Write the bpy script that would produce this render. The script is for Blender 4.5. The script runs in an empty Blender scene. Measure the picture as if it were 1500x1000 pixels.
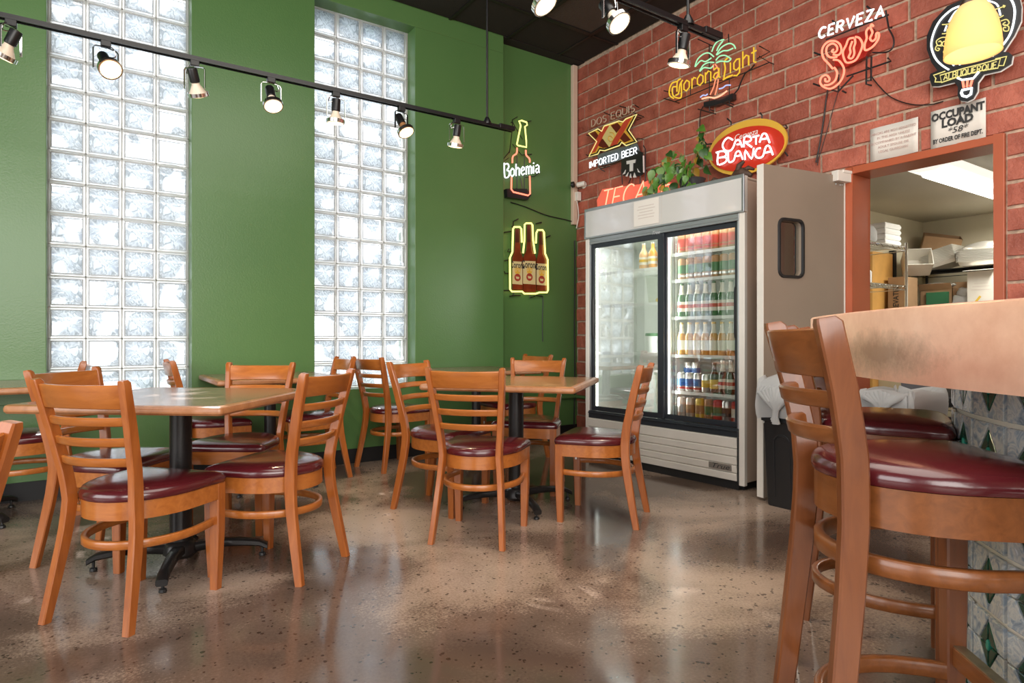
import bpy, bmesh, math, random
from mathutils import Vector, Matrix
from mathutils import noise as mnoise
random.seed(7)
R = math.radians
PI = math.pi
scene = bpy.context.scene
COL = scene.collection

# ------------------------------------------------------------------ camera, world, sun, lights, exposure
YAW = 34.07
cam_d = bpy.data.cameras.new('camera')
cam_d.sensor_width = 36.0
cam_d.lens = 36.0 * 920 / 1500
cam_d.shift_y = -5 / 1500
cam_d.clip_start = 0.02
cam = bpy.data.objects.new('camera', cam_d)
cam.location = (0, 0, 1.0)
cam.rotation_euler = (R(90), 0, R(-YAW))
COL.objects.link(cam)
scene.camera = cam

world = bpy.data.worlds.new('sky')
scene.world = world
world.use_nodes = True
wn = world.node_tree
wn.nodes.clear()
w_out = wn.nodes.new('ShaderNodeOutputWorld')
w_bg = wn.nodes.new('ShaderNodeBackground')
w_bg.inputs['Color'].default_value = (0.80, 0.90, 1.0, 1)
w_bg.inputs['Strength'].default_value = 1.45
wn.links.new(w_bg.outputs[0], w_out.inputs[0])

scene.view_settings.view_transform = 'Standard'
scene.view_settings.look = 'None'
scene.view_settings.gamma = 1.0
scene.view_settings.use_curve_mapping = False
scene.view_settings.exposure = 0.0


def lamp(name, kind, loc, rot, energy, color=(1, 1, 1), size=1.0, size_y=None, spot=None, blend=.5, parent=None):
    d = bpy.data.lights.new(name, kind)
    d.energy = energy
    d.color = color
    if kind == 'AREA':
        d.size = size
        if size_y:
            d.shape = 'RECTANGLE'
            d.size_y = size_y
    elif kind == 'SUN':
        d.angle = size
    else:
        d.shadow_soft_size = size
    if kind == 'SPOT':
        d.spot_size = spot
        d.spot_blend = blend
    o = bpy.data.objects.new(name, d)
    o.location = loc
    o.rotation_euler = rot
    COL.objects.link(o)
    if parent:
        o.parent = parent
    return o


def aim(d):
    return Vector(d).to_track_quat('-Z', 'Y').to_euler()


# sun beyond the glass block windows, coming in over the street
lamp('sun', 'SUN', (0, 8, 6), aim((-0.06, -1.0, -.86)), 9.0, (1.0, .97, .93), R(.6))
# added soft fill lamps inside the closed room: behind the viewer and far left
lamp('fill_rear', 'AREA', (-1.2, -3.4, 2.2), aim((.35, 1, -.12)), 330, (1.0, .97, .93), 5.0, 2.8)
lamp('fill_left', 'AREA', (-4.6, 1.2, 2.0), aim((1, .25, -.1)), 210, (.97, .98, 1.0), 4.5, 2.8)
lamp('fill_overhead', 'AREA', (1.0, .6, 3.65), aim((0, 0.1, -1)), 110, (1.0, .93, .84), 3.0, 3.0)  # added overhead fill, no fixture hangs there

# ------------------------------------------------------------------ materials
MATS = {}


def new_mat(name):
    m = bpy.data.materials.new(name)
    m.use_nodes = True
    nt = m.node_tree
    b = nt.nodes['Principled BSDF']
    MATS[name] = m
    return m, nt, b


def N(nt, typ, **kw):
    n = nt.nodes.new(typ)
    for k, v in kw.items():
        if k in n.inputs:
            n.inputs[k].default_value = v
        else:
            setattr(n, k, v)
    return n


def coords(nt, scale=(1, 1, 1), src='Object'):
    tc = N(nt, 'ShaderNodeTexCoord')
    mp = N(nt, 'ShaderNodeMapping')
    mp.inputs['Scale'].default_value = scale
    nt.links.new(tc.outputs[src], mp.inputs['Vector'])
    return mp.outputs[0]


def ramp(nt, fac, stops):
    r = N(nt, 'ShaderNodeValToRGB')
    el = r.color_ramp.elements
    while len(el) < len(stops):
        el.new(.5)
    for e, (p, c) in zip(el, stops):
        e.position = p
        e.color = (*c, 1) if len(c) == 3 else c
    nt.links.new(fac, r.inputs[0])
    return r.outputs[0]


def bump(nt, b, h, strength=.2, dist=.01):
    bp = N(nt, 'ShaderNodeBump')
    bp.inputs['Strength'].default_value = strength
    bp.inputs['Distance'].default_value = dist
    nt.links.new(h, bp.inputs['Height'])
    nt.links.new(bp.outputs[0], b.inputs['Normal'])
    return bp


def plain(name, col, rough=.5, metal=0.0, spec=.5, coat=0.0, var=0.0, vscale=8, bmp=0.0, bscale=60, emit=None, es=1.0):
    m, nt, b = new_mat(name)
    b.inputs['Base Color'].default_value = (*col, 1)
    b.inputs['Roughness'].default_value = rough
    b.inputs['Metallic'].default_value = metal
    b.inputs['Specular IOR Level'].default_value = spec
    b.inputs['Coat Weight'].default_value = coat
    b.inputs['Coat Roughness'].default_value = .12
    if var > 0:
        v = coords(nt)
        n = N(nt, 'ShaderNodeTexNoise', Scale=vscale, Detail=5.0)
        nt.links.new(v, n.inputs['Vector'])
        lo = tuple(max(0, c * (1 - var)) for c in col)
        hi = tuple(min(1, c * (1 + var)) for c in col)
        nt.links.new(ramp(nt, n.outputs['Fac'], [(.3, lo), (.7, hi)]), b.inputs['Base Color'])
    if bmp > 0:
        v = coords(nt)
        n = N(nt, 'ShaderNodeTexNoise', Scale=bscale, Detail=4.0)
        nt.links.new(v, n.inputs['Vector'])
        bump(nt, b, n.outputs['Fac'], bmp, .004)
    if emit:
        b.inputs['Emission Color'].default_value = (*emit, 1)
        b.inputs['Emission Strength'].default_value = es
    return m


def wood(name, dark, light, scale, rough=.3):
    m, nt, b = new_mat(name)
    v = coords(nt, scale)
    n = N(nt, 'ShaderNodeTexNoise', Scale=3.0, Detail=6.0, Roughness=.6, Distortion=.6)
    nt.links.new(v, n.inputs['Vector'])
    nt.links.new(ramp(nt, n.outputs['Fac'], [(.25, dark), (.75, light)]), b.inputs['Base Color'])
    b.inputs['Roughness'].default_value = rough
    b.inputs['Coat Weight'].default_value = .35
    b.inputs['Coat Roughness'].default_value = .15
    bump(nt, b, n.outputs['Fac'], .06, .002)
    return m


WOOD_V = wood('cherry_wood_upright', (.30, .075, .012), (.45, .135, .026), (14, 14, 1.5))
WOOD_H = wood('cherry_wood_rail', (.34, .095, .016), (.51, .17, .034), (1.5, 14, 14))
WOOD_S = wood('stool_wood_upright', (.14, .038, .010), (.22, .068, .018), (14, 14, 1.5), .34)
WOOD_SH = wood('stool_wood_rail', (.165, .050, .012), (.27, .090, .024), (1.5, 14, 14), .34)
VINYL = plain('burgundy_vinyl', (.085, .008, .012), .24, spec=.6, coat=.5, var=.12, vscale=5, bmp=.05, bscale=220)
BLACKM = plain('black_cast_iron', (.022, .020, .020), .33, .3, bmp=.15, bscale=90)
BLACKP = plain('black_plastic', (.016, .016, .017), .42, bmp=.1, bscale=50)
BLACKG = plain('black_track_enamel', (.006, .006, .007), .35)
CHROME = plain('polished_chrome', (.75, .75, .76), .12, 1.0)
STEEL = plain('zinc_steel', (.55, .55, .55), .3, .9)
SCREW = plain('bright_screw_plate', (.8, .78, .74), .35, .6)
BRASS = plain('worn_brass_strip', (.42, .36, .24), .35, .8, var=.2, vscale=30)
WHITE_E = plain('white_enamel', (.80, .75, .68), .32, var=.03)
BEIGE_E = plain('beige_enamel', (.62, .48, .37), .38, var=.04, vscale=3)
INNER = plain('cooler_interior_white', (.80, .82, .78), .4)
ALU = plain('brushed_aluminium', (.45, .46, .48), .3, .8)
CHAR = plain('charcoal_door_frame', (.025, .030, .038), .35)
GREYD = plain('taupe_door_laminate', (.28, .222, .17), .42, var=.05, vscale=2.5)
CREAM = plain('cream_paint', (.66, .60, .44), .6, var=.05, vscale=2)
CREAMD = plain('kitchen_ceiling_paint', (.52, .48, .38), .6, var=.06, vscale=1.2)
PAPER = plain('white_paper', (.82, .77, .70), .7)
INK = plain('black_ink', (.03, .03, .03), .6)
INKP = plain('faded_pink_ink', (.60, .42, .38), .7)
CARD = plain('brown_cardboard', (.38, .23, .12), .8, var=.08)
CARDW = plain('white_cardboard', (.78, .74, .66), .7, var=.04)
FOAM = plain('white_foam', (.85, .84, .80), .6)
FOIL = plain('crinkled_foil', (.86, .84, .79), .38, .75, bmp=.8, bscale=40)
OAKY = plain('honey_oak', (.62, .33, .09), .4, var=.12, vscale=6)
GREENBOX = plain('green_cardboard', (.03, .16, .07), .7)
BINM = plain('bin_black_plastic', (.017, .018, .020), .38, bmp=.12, bscale=25)
PIPE_T = plain('beige_trim_paint', (.66, .50, .38), .5)
FRAMEP = plain('rust_orange_frame_paint', (.44, .105, .045), .33, var=.08, vscale=4)
CEILT = plain('black_ceiling_tile', (.020, .016, .014), .8, bmp=.3, bscale=120)
CEILB = plain('black_ceiling_bar', (.011, .009, .008), .5)
BASEB = plain('black_rubber_base', (.010, .010, .011), .5)
TABLE_TOP = plain('grey_brown_table_laminate', (.25, .155, .105), .2, spec=.5, coat=.1, var=.22, vscale=4, bmp=.03, bscale=12)
TABLE_TOP2 = plain('tan_table_laminate', (.40, .23, .115), .2, spec=.6, coat=.3, var=.15, vscale=5)
EDGE = wood('worn_oak_edge', (.30, .11, .035), (.50, .22, .09), (6, 6, 6), .4)
POTM = plain('dark_glazed_pot', (.05, .05, .055), .25)
STEM = plain('vine_stem', (.30, .22, .07), .6)
LEAFS = [plain('leaf_green', (.10, .24, .03), .35, var=.2), plain('leaf_pale_green', (.22, .36, .12), .38, var=.15),
         plain('leaf_dark_green', (.035, .10, .02), .35, var=.2), plain('leaf_yellowing', (.50, .28, .03), .45, var=.2)]


def green_wall():
    m, nt, b = new_mat('green_wall_paint')
    v = coords(nt)
    n = N(nt, 'ShaderNodeTexNoise', Scale=1.2, Detail=4.0)
    nt.links.new(v, n.inputs['Vector'])
    nt.links.new(ramp(nt, n.outputs['Fac'], [(.3, (.088, .195, .060)), (.7, (.102, .215, .068))]), b.inputs['Base Color'])
    b.inputs['Roughness'].default_value = .30
    b.inputs['Specular IOR Level'].default_value = .55
    n2 = N(nt, 'ShaderNodeTexNoise', Scale=90.0, Detail=3.0)
    nt.links.new(v, n2.inputs['Vector'])
    bump(nt, b, n2.outputs['Fac'], .25, .003)
    return m


GREENW = green_wall()


def brick_mat(name, a, c):
    m, nt, b = new_mat(name)
    v = coords(nt, src='Object')
    oi = N(nt, 'ShaderNodeObjectInfo')
    add = N(nt, 'ShaderNodeVectorMath', operation='ADD')
    nt.links.new(v, add.inputs[0])
    nt.links.new(oi.outputs['Location'], add.inputs[1])
    n = N(nt, 'ShaderNodeTexNoise', Scale=7.0, Detail=6.0, Roughness=.65)
    nt.links.new(add.outputs[0], n.inputs['Vector'])
    rc = ramp(nt, n.outputs['Fac'], [(.22, tuple(q * .7 for q in a)), (.36, a), (.72, c)])
    hsv = N(nt, 'ShaderNodeHueSaturation')
    mth = N(nt, 'ShaderNodeMapRange')
    mth.inputs['To Min'].default_value = .82
    mth.inputs['To Max'].default_value = 1.18
    nt.links.new(oi.outputs['Random'], mth.inputs['Value'])
    nt.links.new(mth.outputs[0], hsv.inputs['Value'])
    nt.links.new(rc, hsv.inputs['Color'])
    nt.links.new(hsv.outputs[0], b.inputs['Base Color'])
    b.inputs['Roughness'].default_value = .42
    b.inputs['Specular IOR Level'].default_value = .55
    n2 = N(nt, 'ShaderNodeTexNoise', Scale=38.0, Detail=6.0, Roughness=.7)
    nt.links.new(add.outputs[0], n2.inputs['Vector'])
    bump(nt, b, n2.outputs['Fac'], .8, .012)
    return m


BRICK = brick_mat('painted_red_brick', (.36, .088, .053), (.56, .168, .108))
MORTAR = plain('old_mortar', (.46, .33, .24), .85, var=.3, vscale=30, bmp=.9, bscale=70)


def floor_mat():
    m, nt, b = new_mat('worn_polished_concrete')
    v = coords(nt)
    n1 = N(nt, 'ShaderNodeTexNoise', Scale=1.0, Detail=5.0, Roughness=.52, Distortion=.5)
    nt.links.new(v, n1.inputs['Vector'])
    n2 = N(nt, 'ShaderNodeTexNoise', Scale=95.0, Detail=4.0, Roughness=.7)
    nt.links.new(v, n2.inputs['Vector'])
    mx = N(nt, 'ShaderNodeMath', operation='MULTIPLY_ADD')
    nt.links.new(n2.outputs['Fac'], mx.inputs[0])
    mx.inputs[1].default_value = .27
    nt.links.new(n1.outputs['Fac'], mx.inputs[2])
    c1 = ramp(nt, mx.outputs[0], [(.50, (.095, .062, .047)), (.625, (.155, .107, .082)), (.675, (.30, .22, .168)), (.78, (.46, .345, .27))])
    # dark pits
    vo = N(nt, 'ShaderNodeTexVoronoi', Scale=48.0)
    nt.links.new(v, vo.inputs['Vector'])
    n3 = N(nt, 'ShaderNodeTexNoise', Scale=22.0, Detail=3.0)
    nt.links.new(v, n3.inputs['Vector'])
    gt = N(nt, 'ShaderNodeMath', operation='MULTIPLY_ADD')
    nt.links.new(n3.outputs['Fac'], gt.inputs[0])
    gt.inputs[1].default_value = -1.5
    nt.links.new(vo.outputs['Distance'], gt.inputs[2])
    ga = N(nt, 'ShaderNodeMath', operation='ADD')
    nt.links.new(gt.outputs[0], ga.inputs[0])
    ga.inputs[1].default_value = .66
    gt = ga
    pit = ramp(nt, gt.outputs[0], [(0.0, (.35, .35, .35)), (.06, (1, 1, 1))])
    mul = N(nt, 'ShaderNodeMix', data_type='RGBA', blend_type='MULTIPLY')
    mul.inputs[0].default_value = 1
    sock = [i for i in mul.inputs if i.type == 'RGBA']
    nt.links.new(c1, sock[0])
    nt.links.new(pit, sock[1])
    outc = [o for o in mul.outputs if o.type == 'RGBA'][0]
    nt.links.new(outc, b.inputs['Base Color'])
    rr = N(nt, 'ShaderNodeMapRange')
    rr.inputs['From Min'].default_value = .5
    rr.inputs['From Max'].default_value = .75
    rr.inputs['To Min'].default_value = .09
    rr.inputs['To Max'].default_value = .24
    nt.links.new(mx.outputs[0], rr.inputs['Value'])
    nt.links.new(rr.outputs[0], b.inputs['Roughness'])
    b.inputs['Specular IOR Level'].default_value = .6
    bump(nt, b, mx.outputs[0], .05, .004)
    return m


FLOORM = floor_mat()


def glass_block_mat(name='wavy_glass_block', lo=.56, hi=.60, top=.75):
    m, nt, b = new_mat(name)
    nt.nodes.remove(b)
    out = [n for n in nt.nodes if n.type == 'OUTPUT_MATERIAL'][0]
    tc = N(nt, 'ShaderNodeTexCoord')
    n = N(nt, 'ShaderNodeTexNoise', Scale=8.0, Detail=1.5, Distortion=2.6)
    nt.links.new(tc.outputs['Object'], n.inputs['Vector'])
    bp = N(nt, 'ShaderNodeBump')
    bp.inputs['Strength'].default_value = .9
    bp.inputs['Distance'].default_value = .02
    nt.links.new(n.outputs['Fac'], bp.inputs['Height'])
    col = ramp(nt, n.outputs['Fac'], [(.27, (.42, .46, .50)), (.42, (.78, .82, .86)), (.475, (.36, .40, .43)), (.53, (.82, .86, .90)), (.60, (.62, .67, .72)), (.70, (.50, .55, .62))])
    tr = N(nt, 'ShaderNodeBsdfTranslucent')
    nt.links.new(col, tr.inputs['Color'])
    nt.links.new(bp.outputs[0], tr.inputs['Normal'])
    tp = N(nt, 'ShaderNodeBsdfTransparent')
    n2 = N(nt, 'ShaderNodeTexNoise', Scale=4.5, Detail=1.0)
    oi = N(nt, 'ShaderNodeObjectInfo')
    ad = N(nt, 'ShaderNodeVectorMath', operation='ADD')
    nt.links.new(tc.outputs['Object'], ad.inputs[0])
    nt.links.new(oi.outputs['Location'], ad.inputs[1])
    nt.links.new(ad.outputs[0], n2.inputs['Vector'])
    f2 = ramp(nt, n2.outputs['Fac'], [(lo, (.05, .05, .05)), (hi, (top, top, top))])
    mx = N(nt, 'ShaderNodeMixShader')
    nt.links.new(f2, mx.inputs[0])
    nt.links.new(tr.outputs[0], mx.inputs[1])
    nt.links.new(tp.outputs[0], mx.inputs[2])
    gl = N(nt, 'ShaderNodeBsdfGlossy')
    gl.inputs['Roughness'].default_value = .08
    nt.links.new(bp.outputs[0], gl.inputs['Normal'])
    fr = N(nt, 'ShaderNodeFresnel', IOR=1.45)
    mx2 = N(nt, 'ShaderNodeMixShader')
    nt.links.new(fr.outputs[0], mx2.inputs[0])
    nt.links.new(mx.outputs[0], mx2.inputs[1])
    nt.links.new(gl.outputs[0], mx2.inputs[2])
    nt.links.new(mx2.outputs[0], out.inputs[0])
    return m


GBLOCK = glass_block_mat()
GBLOCK_C = glass_block_mat('clearer_wavy_glass_block', .46, .50, .92)  # extra clearness made up for three blocks so sun reaches the floor


def milky(name, col, tcol):
    m, nt, b = new_mat(name)
    nt.nodes.remove(b)
    out = [n for n in nt.nodes if n.type == 'OUTPUT_MATERIAL'][0]
    tr = N(nt, 'ShaderNodeBsdfTranslucent', Color=(*tcol, 1))
    df = N(nt, 'ShaderNodeBsdfDiffuse', Color=(*col, 1))
    mx = N(nt, 'ShaderNodeMixShader')
    mx.inputs[0].default_value = .45
    nt.links.new(tr.outputs[0], mx.inputs[1])
    nt.links.new(df.outputs[0], mx.inputs[2])
    nt.links.new(mx.outputs[0], out.inputs[0])
    return m


GEDGE, _nt, _b = new_mat('glass_block_edge')
_nt.nodes.remove(_b)
_o = [n for n in _nt.nodes if n.type == 'OUTPUT_MATERIAL'][0]
_t = N(_nt, 'ShaderNodeBsdfTranslucent', Color=(.95, .95, .94, 1))
_p = N(_nt, 'ShaderNodeBsdfTransparent', Color=(.97, .98, .98, 1))
_m = N(_nt, 'ShaderNodeMixShader')
_m.inputs[0].default_value = .30
_nt.links.new(_t.outputs[0], _m.inputs[1])
_nt.links.new(_p.outputs[0], _m.inputs[2])
_nt.links.new(_m.outputs[0], _o.inputs[0])
GLINE = plain('grey_block_seam', (.42, .44, .46), .5)
GMORT = milky('white_window_mortar', (.80, .78, .74), (.8, .78, .74))
SHADE = milky('amber_glass_shade', (.88, .72, .42), (.92, .68, .32))
BAGM = milky('thin_plastic_bag', (.80, .80, .79), (.8, .8, .8))


def clear_glass(name, tint=(1, 1, 1), k=1.0, rough=0.0):
    m, nt, b = new_mat(name)
    nt.nodes.remove(b)
    out = [n for n in nt.nodes if n.type == 'OUTPUT_MATERIAL'][0]
    tp = N(nt, 'ShaderNodeBsdfTransparent', Color=(*tint, 1))
    gl = N(nt, 'ShaderNodeBsdfGlossy')
    gl.inputs['Roughness'].default_value = rough
    fr = N(nt, 'ShaderNodeFresnel', IOR=1.5)
    ge = N(nt, 'ShaderNodeNewGeometry')
    mr = N(nt, 'ShaderNodeMapRange')
    mr.inputs['To Min'].default_value = 1.5
    mr.inputs['To Max'].default_value = 1 / 1.5
    nt.links.new(ge.outputs['Backfacing'], mr.inputs['Value'])
    nt.links.new(mr.outputs[0], fr.inputs['IOR'])
    mu = N(nt, 'ShaderNodeMath', operation='MULTIPLY')
    mu.use_clamp = True
    mu.inputs[1].default_value = k
    nt.links.new(fr.outputs[0], mu.inputs[0])
    mx = N(nt, 'ShaderNodeMixShader')
    nt.links.new(mu.outputs[0], mx.inputs[0])
    nt.links.new(tp.outputs[0], mx.inputs[1])
    nt.links.new(gl.outputs[0], mx.inputs[2])
    nt.links.new(mx.outputs[0], out.inputs[0])
    return m


PANE = clear_glass('cooler_door_glass', (.97, .98, .97), 5.5)
DPANE = clear_glass('door_window_glass', (.95, .96, .95), 1.6)
CLEARP = clear_glass('clear_plastic_tub', (.93, .94, .90), 1.5, .15)


def glow(name, col, s):
    m, nt, b = new_mat(name)
    nt.nodes.remove(b)
    out = [n for n in nt.nodes if n.type == 'OUTPUT_MATERIAL'][0]
    e = N(nt, 'ShaderNodeEmission', Color=(*col, 1), Strength=s)
    nt.links.new(e.outputs[0], out.inputs[0])
    return m


NEON = dict(
    white=glow('neon_white', (.92, .97, 1.0), 2.2), red=glow('neon_red', (1.0, .20, .12), 2.6),
    salmon=glow('neon_salmon', (1.0, .34, .20), 2.2), yellow=glow('neon_yellow', (1.0, .80, .22), 1.9),
    gold=glow('neon_gold', (1.0, .62, .05), .95), green=glow('neon_green', (.45, 1.0, .55), 1.0),
    blue=glow('neon_blue', (.5, .6, 1.0), 1.1), orange=glow('neon_orange', (1.0, .30, .16), 1.2),
    lemon=glow('neon_lemon', (1.0, .95, .25), 2.0), dim=plain('unlit_clear_tube', (.60, .46, .34), .25),
    pale=glow('neon_pale_yellow', (1.0, .86, .30), 1.0))
BULB = glow('lit_bulb_face', (1.0, .74, .38), 4.5)
BULBB = plain('bulb_frosted_body', (.78, .66, .52), .35)
BULBO = plain('bulb_copper_reflector', (.50, .24, .10), .3, .3)
TUBE = glow('fluorescent_tube', (1.0, .98, .92), 5.0)
LITPAN = glow('cooler_light_tube', (.95, 1.0, .95), 4.0)


# ------------------------------------------------------------------ mesh building helpers
class MB:
    def __init__(s):
        s.v = []
        s.f = []
        s.m = []

    def add(s, verts, faces, mi=0):
        o = len(s.v)
        s.v += [tuple(p) for p in verts]
        s.f += [tuple(i + o for i in f) for f in faces]
        s.m += [mi] * len(faces)
        return s

    def box(s, c, d, mi=0, rz=0.0, M=None):
        x, y, z = (k / 2 for k in d)
        vs = [Vector((a, b, e)) for a in (-x, x) for b in (-y, y) for e in (-z, z)]
        if M is not None:
            vs = [M @ p for p in vs]
        if rz:
            r = Matrix.Rotation(rz, 3, 'Z')
            vs = [r @ p for p in vs]
        vs = [p + Vector(c) for p in vs]
        return s.add(vs, [(0, 1, 3, 2), (4, 6, 7, 5), (0, 4, 5, 1), (2, 3, 7, 6), (0, 2, 6, 4), (1, 5, 7, 3)], mi)

    def bb(s, x0, x1, y0, y1, z0, z1, mi=0):
        return s.box(((x0 + x1) / 2, (y0 + y1) / 2, (z0 + z1) / 2), (abs(x1 - x0), abs(y1 - y0), abs(z1 - z0)), mi)

    def ring(s, loops, mi=0, closed=True, caps=True):
        """skin between successive loops of equal count"""
        n = len(loops[0])
        vs = [p for l in loops for p in l]
        fs = []
        for i in range(len(loops) - 1):
            for j in range(n if closed else n - 1):
                k = (j + 1) % n
                fs.append((i * n + j, i * n + k, (i + 1) * n + k, (i + 1) * n + j))
        if caps:
            fs.append(tuple(range(n - 1, -1, -1)))
            fs.append(tuple((len(loops) - 1) * n + j for j in range(n)))
        return s.add(vs, fs, mi)

    def sweep(s, pts, A, B, ch=.22, mi=0, caps=True):
        """chamfered rectangle carried along pts; A and B are half vectors (one each or per point)"""
        loops = []
        for i, p in enumerate(pts):
            p = Vector(p)
            a = Vector(A[i]) if isinstance(A, list) else Vector(A)
            b = Vector(B[i]) if isinstance(B, list) else Vector(B)
            c = ch * min(a.length, b.length)
            ka = 1 - c / a.length
            kb = 1 - c / b.length
            loops.append([p + a + b * kb, p + a * ka + b, p - a * ka + b, p - a + b * kb,
                          p - a - b * kb, p - a * ka - b, p + a * ka - b, p + a - b * kb])
        return s.ring(loops, mi, True, caps)

    def tube(s, pts, r, n=6, mi=0, caps=True, closed=False):
        P = [Vector(p) for p in pts]
        m = len(P)
        loops = []
        prev = None
        for i in range(m):
            if closed:
                t = P[(i + 1) % m] - P[i - 1]
            else:
                t = P[min(i + 1, m - 1)] - P[max(i - 1, 0)]
            if t.length < 1e-9:
                t = Vector((0, 0, 1))
            t.normalize()
            if prev is None:
                u = t.cross(Vector((0, 0, 1)))
                if u.length < .1:
                    u = t.cross(Vector((1, 0, 0)))
            else:
                u = prev - t * prev.dot(t)
                if u.length < 1e-6:
                    u = t.cross(Vector((0, 0, 1)))
            u.normalize()
            prev = u
            w = t.cross(u)
            rr = r[i] if isinstance(r, list) else r
            loops.append([P[i] + (u * math.cos(2 * PI * k / n) + w * math.sin(2 * PI * k / n)) * rr for k in range(n)])
        if closed:
            loops.append(loops[0])
        return s.ring(loops, mi, True, caps and not closed)

    def lathe(s, prof, n=20, c=(0, 0, 0), mi=0, caps=False, M=None):
        loops = []
        for r, z in prof:
            l = [Vector((max(r, 1e-5) * math.cos(2 * PI * k / n), max(r, 1e-5) * math.sin(2 * PI * k / n), z)) for k in range(n)]
            if M is not None:
                l = [M @ p for p in l]
            loops.append([p + Vector(c) for p in l])
        return s.ring(loops, mi, True, caps)

    def prism(s, poly, z0, z1, mi=0):
        return s.ring([[Vector((x, y, z0)) for x, y in poly], [Vector((x, y, z1)) for x, y in poly]], mi)

    def build(s, name, mat, parent=None, smooth=35, bevel=0):
        me = bpy.data.meshes.new(name)
        me.from_pydata(s.v, [], s.f)
        mats = mat if isinstance(mat, (list, tuple)) else [mat]
        for m in mats:
            me.materials.append(m)
        if len(mats) > 1:
            me.polygons.foreach_set('material_index', s.m)
        bm = bmesh.new()
        bm.from_mesh(me)
        bmesh.ops.remove_doubles(bm, verts=bm.verts, dist=1e-6)
        bmesh.ops.recalc_face_normals(bm, faces=bm.faces)
        bm.to_mesh(me)
        bm.free()
        if smooth:
            me.shade_smooth()
            me.set_sharp_from_angle(angle=R(smooth))
        else:
            me.shade_flat()
        o = bpy.data.objects.new(name, me)
        COL.objects.link(o)
        if bevel:
            b = o.modifiers.new('bevel', 'BEVEL')
            b.width = bevel
            b.segments = 2
            b.limit_method = 'ANGLE'
            b.angle_limit = R(50)
        if parent:
            o.parent = parent
        return o


def thing(name, label, cat, loc=(0, 0, 0), rz=0.0, group=None):
    o = bpy.data.objects.new(name, None)
    o.empty_display_size = .05
    COL.objects.link(o)
    o.location = loc
    o.rotation_euler = (0, 0, rz)
    return tag(o, label, cat, group)


def tag(o, label, cat, group=None):
    o['label'] = label
    o['category'] = cat
    if group:
        o['group'] = group
    return o


def struct(o):
    o['kind'] = 'structure'
    return o


def copy_part(o, parent, loc=None):
    c = o.copy()
    COL.objects.link(c)
    c.parent = parent
    if loc is not None:
        c.location = loc
    return c


def kids(o):
    return KIDS.get(o.name, [])


KIDS = {}


def index_kids():
    KIDS.clear()
    for o in bpy.data.objects:
        if o.parent:
            KIDS.setdefault(o.parent.name, []).append(o)


def dup(root, label, loc, rz=None, group=None, scale=None):
    def rec(o, par):
        c = o.copy()
        COL.objects.link(c)
        if par is not None:
            c.parent = par
        for k in kids(o):
            rec(k, c)
        return c
    r = rec(root, None)
    r.location = loc
    if rz is not None:
        r.rotation_euler = (0, 0, rz)
    r['label'] = label
    if group:
        r['group'] = group
    if scale:
        r.scale = scale
    return r


def catmull(pts, k=6, closed=False):
    P = [Vector(p) for p in pts]
    n = len(P)
    out = []
    rng = range(n) if closed else range(n - 1)
    for i in rng:
        if closed:
            a, b, c, d = P[i - 1], P[i], P[(i + 1) % n], P[(i + 2) % n]
        else:
            a, b, c, d = P[max(i - 1, 0)], P[i], P[i + 1], P[min(i + 2, n - 1)]
        for j in range(k):
            t = j / k
            out.append(.5 * ((2 * b) + (c - a) * t + (2 * a - 5 * b + 4 * c - d) * t * t + (3 * b - a - 3 * c + d) * t ** 3))
    if not closed:
        out.append(P[-1])
    return out


def text(name, body, mat, parent, M, size, sx=1.0, depth=.0006, bold=0.0, align='CENTER', shear=0.0, space=1.0):
    """flat lettering: curve text turned into a mesh; M maps local x,y,z to the world or the parent"""
    cu = bpy.data.curves.new(name, 'FONT')
    cu.body = body
    cu.size = size
    cu.align_x = align
    cu.align_y = 'CENTER'
    cu.extrude = depth
    cu.offset = bold
    cu.shear = shear
    cu.resolution_u = 2
    cu.space_character = space
    to = bpy.data.objects.new('tmp', cu)
    me = bpy.data.meshes.new_from_object(to)
    bpy.data.objects.remove(to)
    bpy.data.curves.remove(cu)
    me.name = name
    me.transform(Matrix.Diagonal((sx, 1, 1, 1)))
    me.transform(M)
    me.materials.clear()
    me.materials.append(mat)
    o = bpy.data.objects.new(name, me)
    COL.objects.link(o)
    if parent:
        o.parent = parent
    return o


# spots on the two main walls, read from the survey of the room (ray from the eye point to the wall plane)
_F = (math.sin(R(YAW)), math.cos(R(YAW)))
_Rt = (math.cos(R(YAW)), -math.sin(R(YAW)))


def onx(px, py, X):
    t = (px - 750) / 920
    dx, dy = _F[0] + _Rt[0] * t, _F[1] + _Rt[1] * t
    d = X / dx
    return Vector((X, dy * d, 1 - (py - 495) / 920 * d))


def ony(px, py, Y):
    t = (px - 750) / 920
    dx, dy = _F[0] + _Rt[0] * t, _F[1] + _Rt[1] * t
    d = Y / dy
    return Vector((dx * d, Y, 1 - (py - 495) / 920 * d))


# ------------------------------------------------------------------ room shell
XW, YM, YB, H = 4.19, 4.88, 5.0, 3.80     # red wall, window wall, corner wall, ceiling height
XL, YR = -6.0, -4.2
fl = MB().bb(XL, 8.4, YR, 5.4, -.1, 0)
struct(fl.build('floor', FLOORM, smooth=0))
struct(MB().bb(XL, XW + .3, YR, 5.4, H + .03, H + .15).build('ceiling', CEILB, smooth=0))
ceil = bpy.data.objects['ceiling']
W1 = (-.211, .603)
W2 = (1.458, 2.306)
ZS, ZT = .59, 3.645
wl = MB()
YO = 5.22
wl.bb(XL, 3.205, YM, YO, 0, ZS)
wl.bb(XL, 3.205, YM, YO, ZT, H + .05)
wl.bb(XL, W1[0], YM, YO, ZS, ZT)
wl.bb(W1[1], W2[0], YM, YO, ZS, ZT)
wl.bb(W2[1], 3.205, YM, YO, ZS, ZT)
wl.bb(3.205, XW + .25, YB, YO, 0, H + .05)
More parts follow.
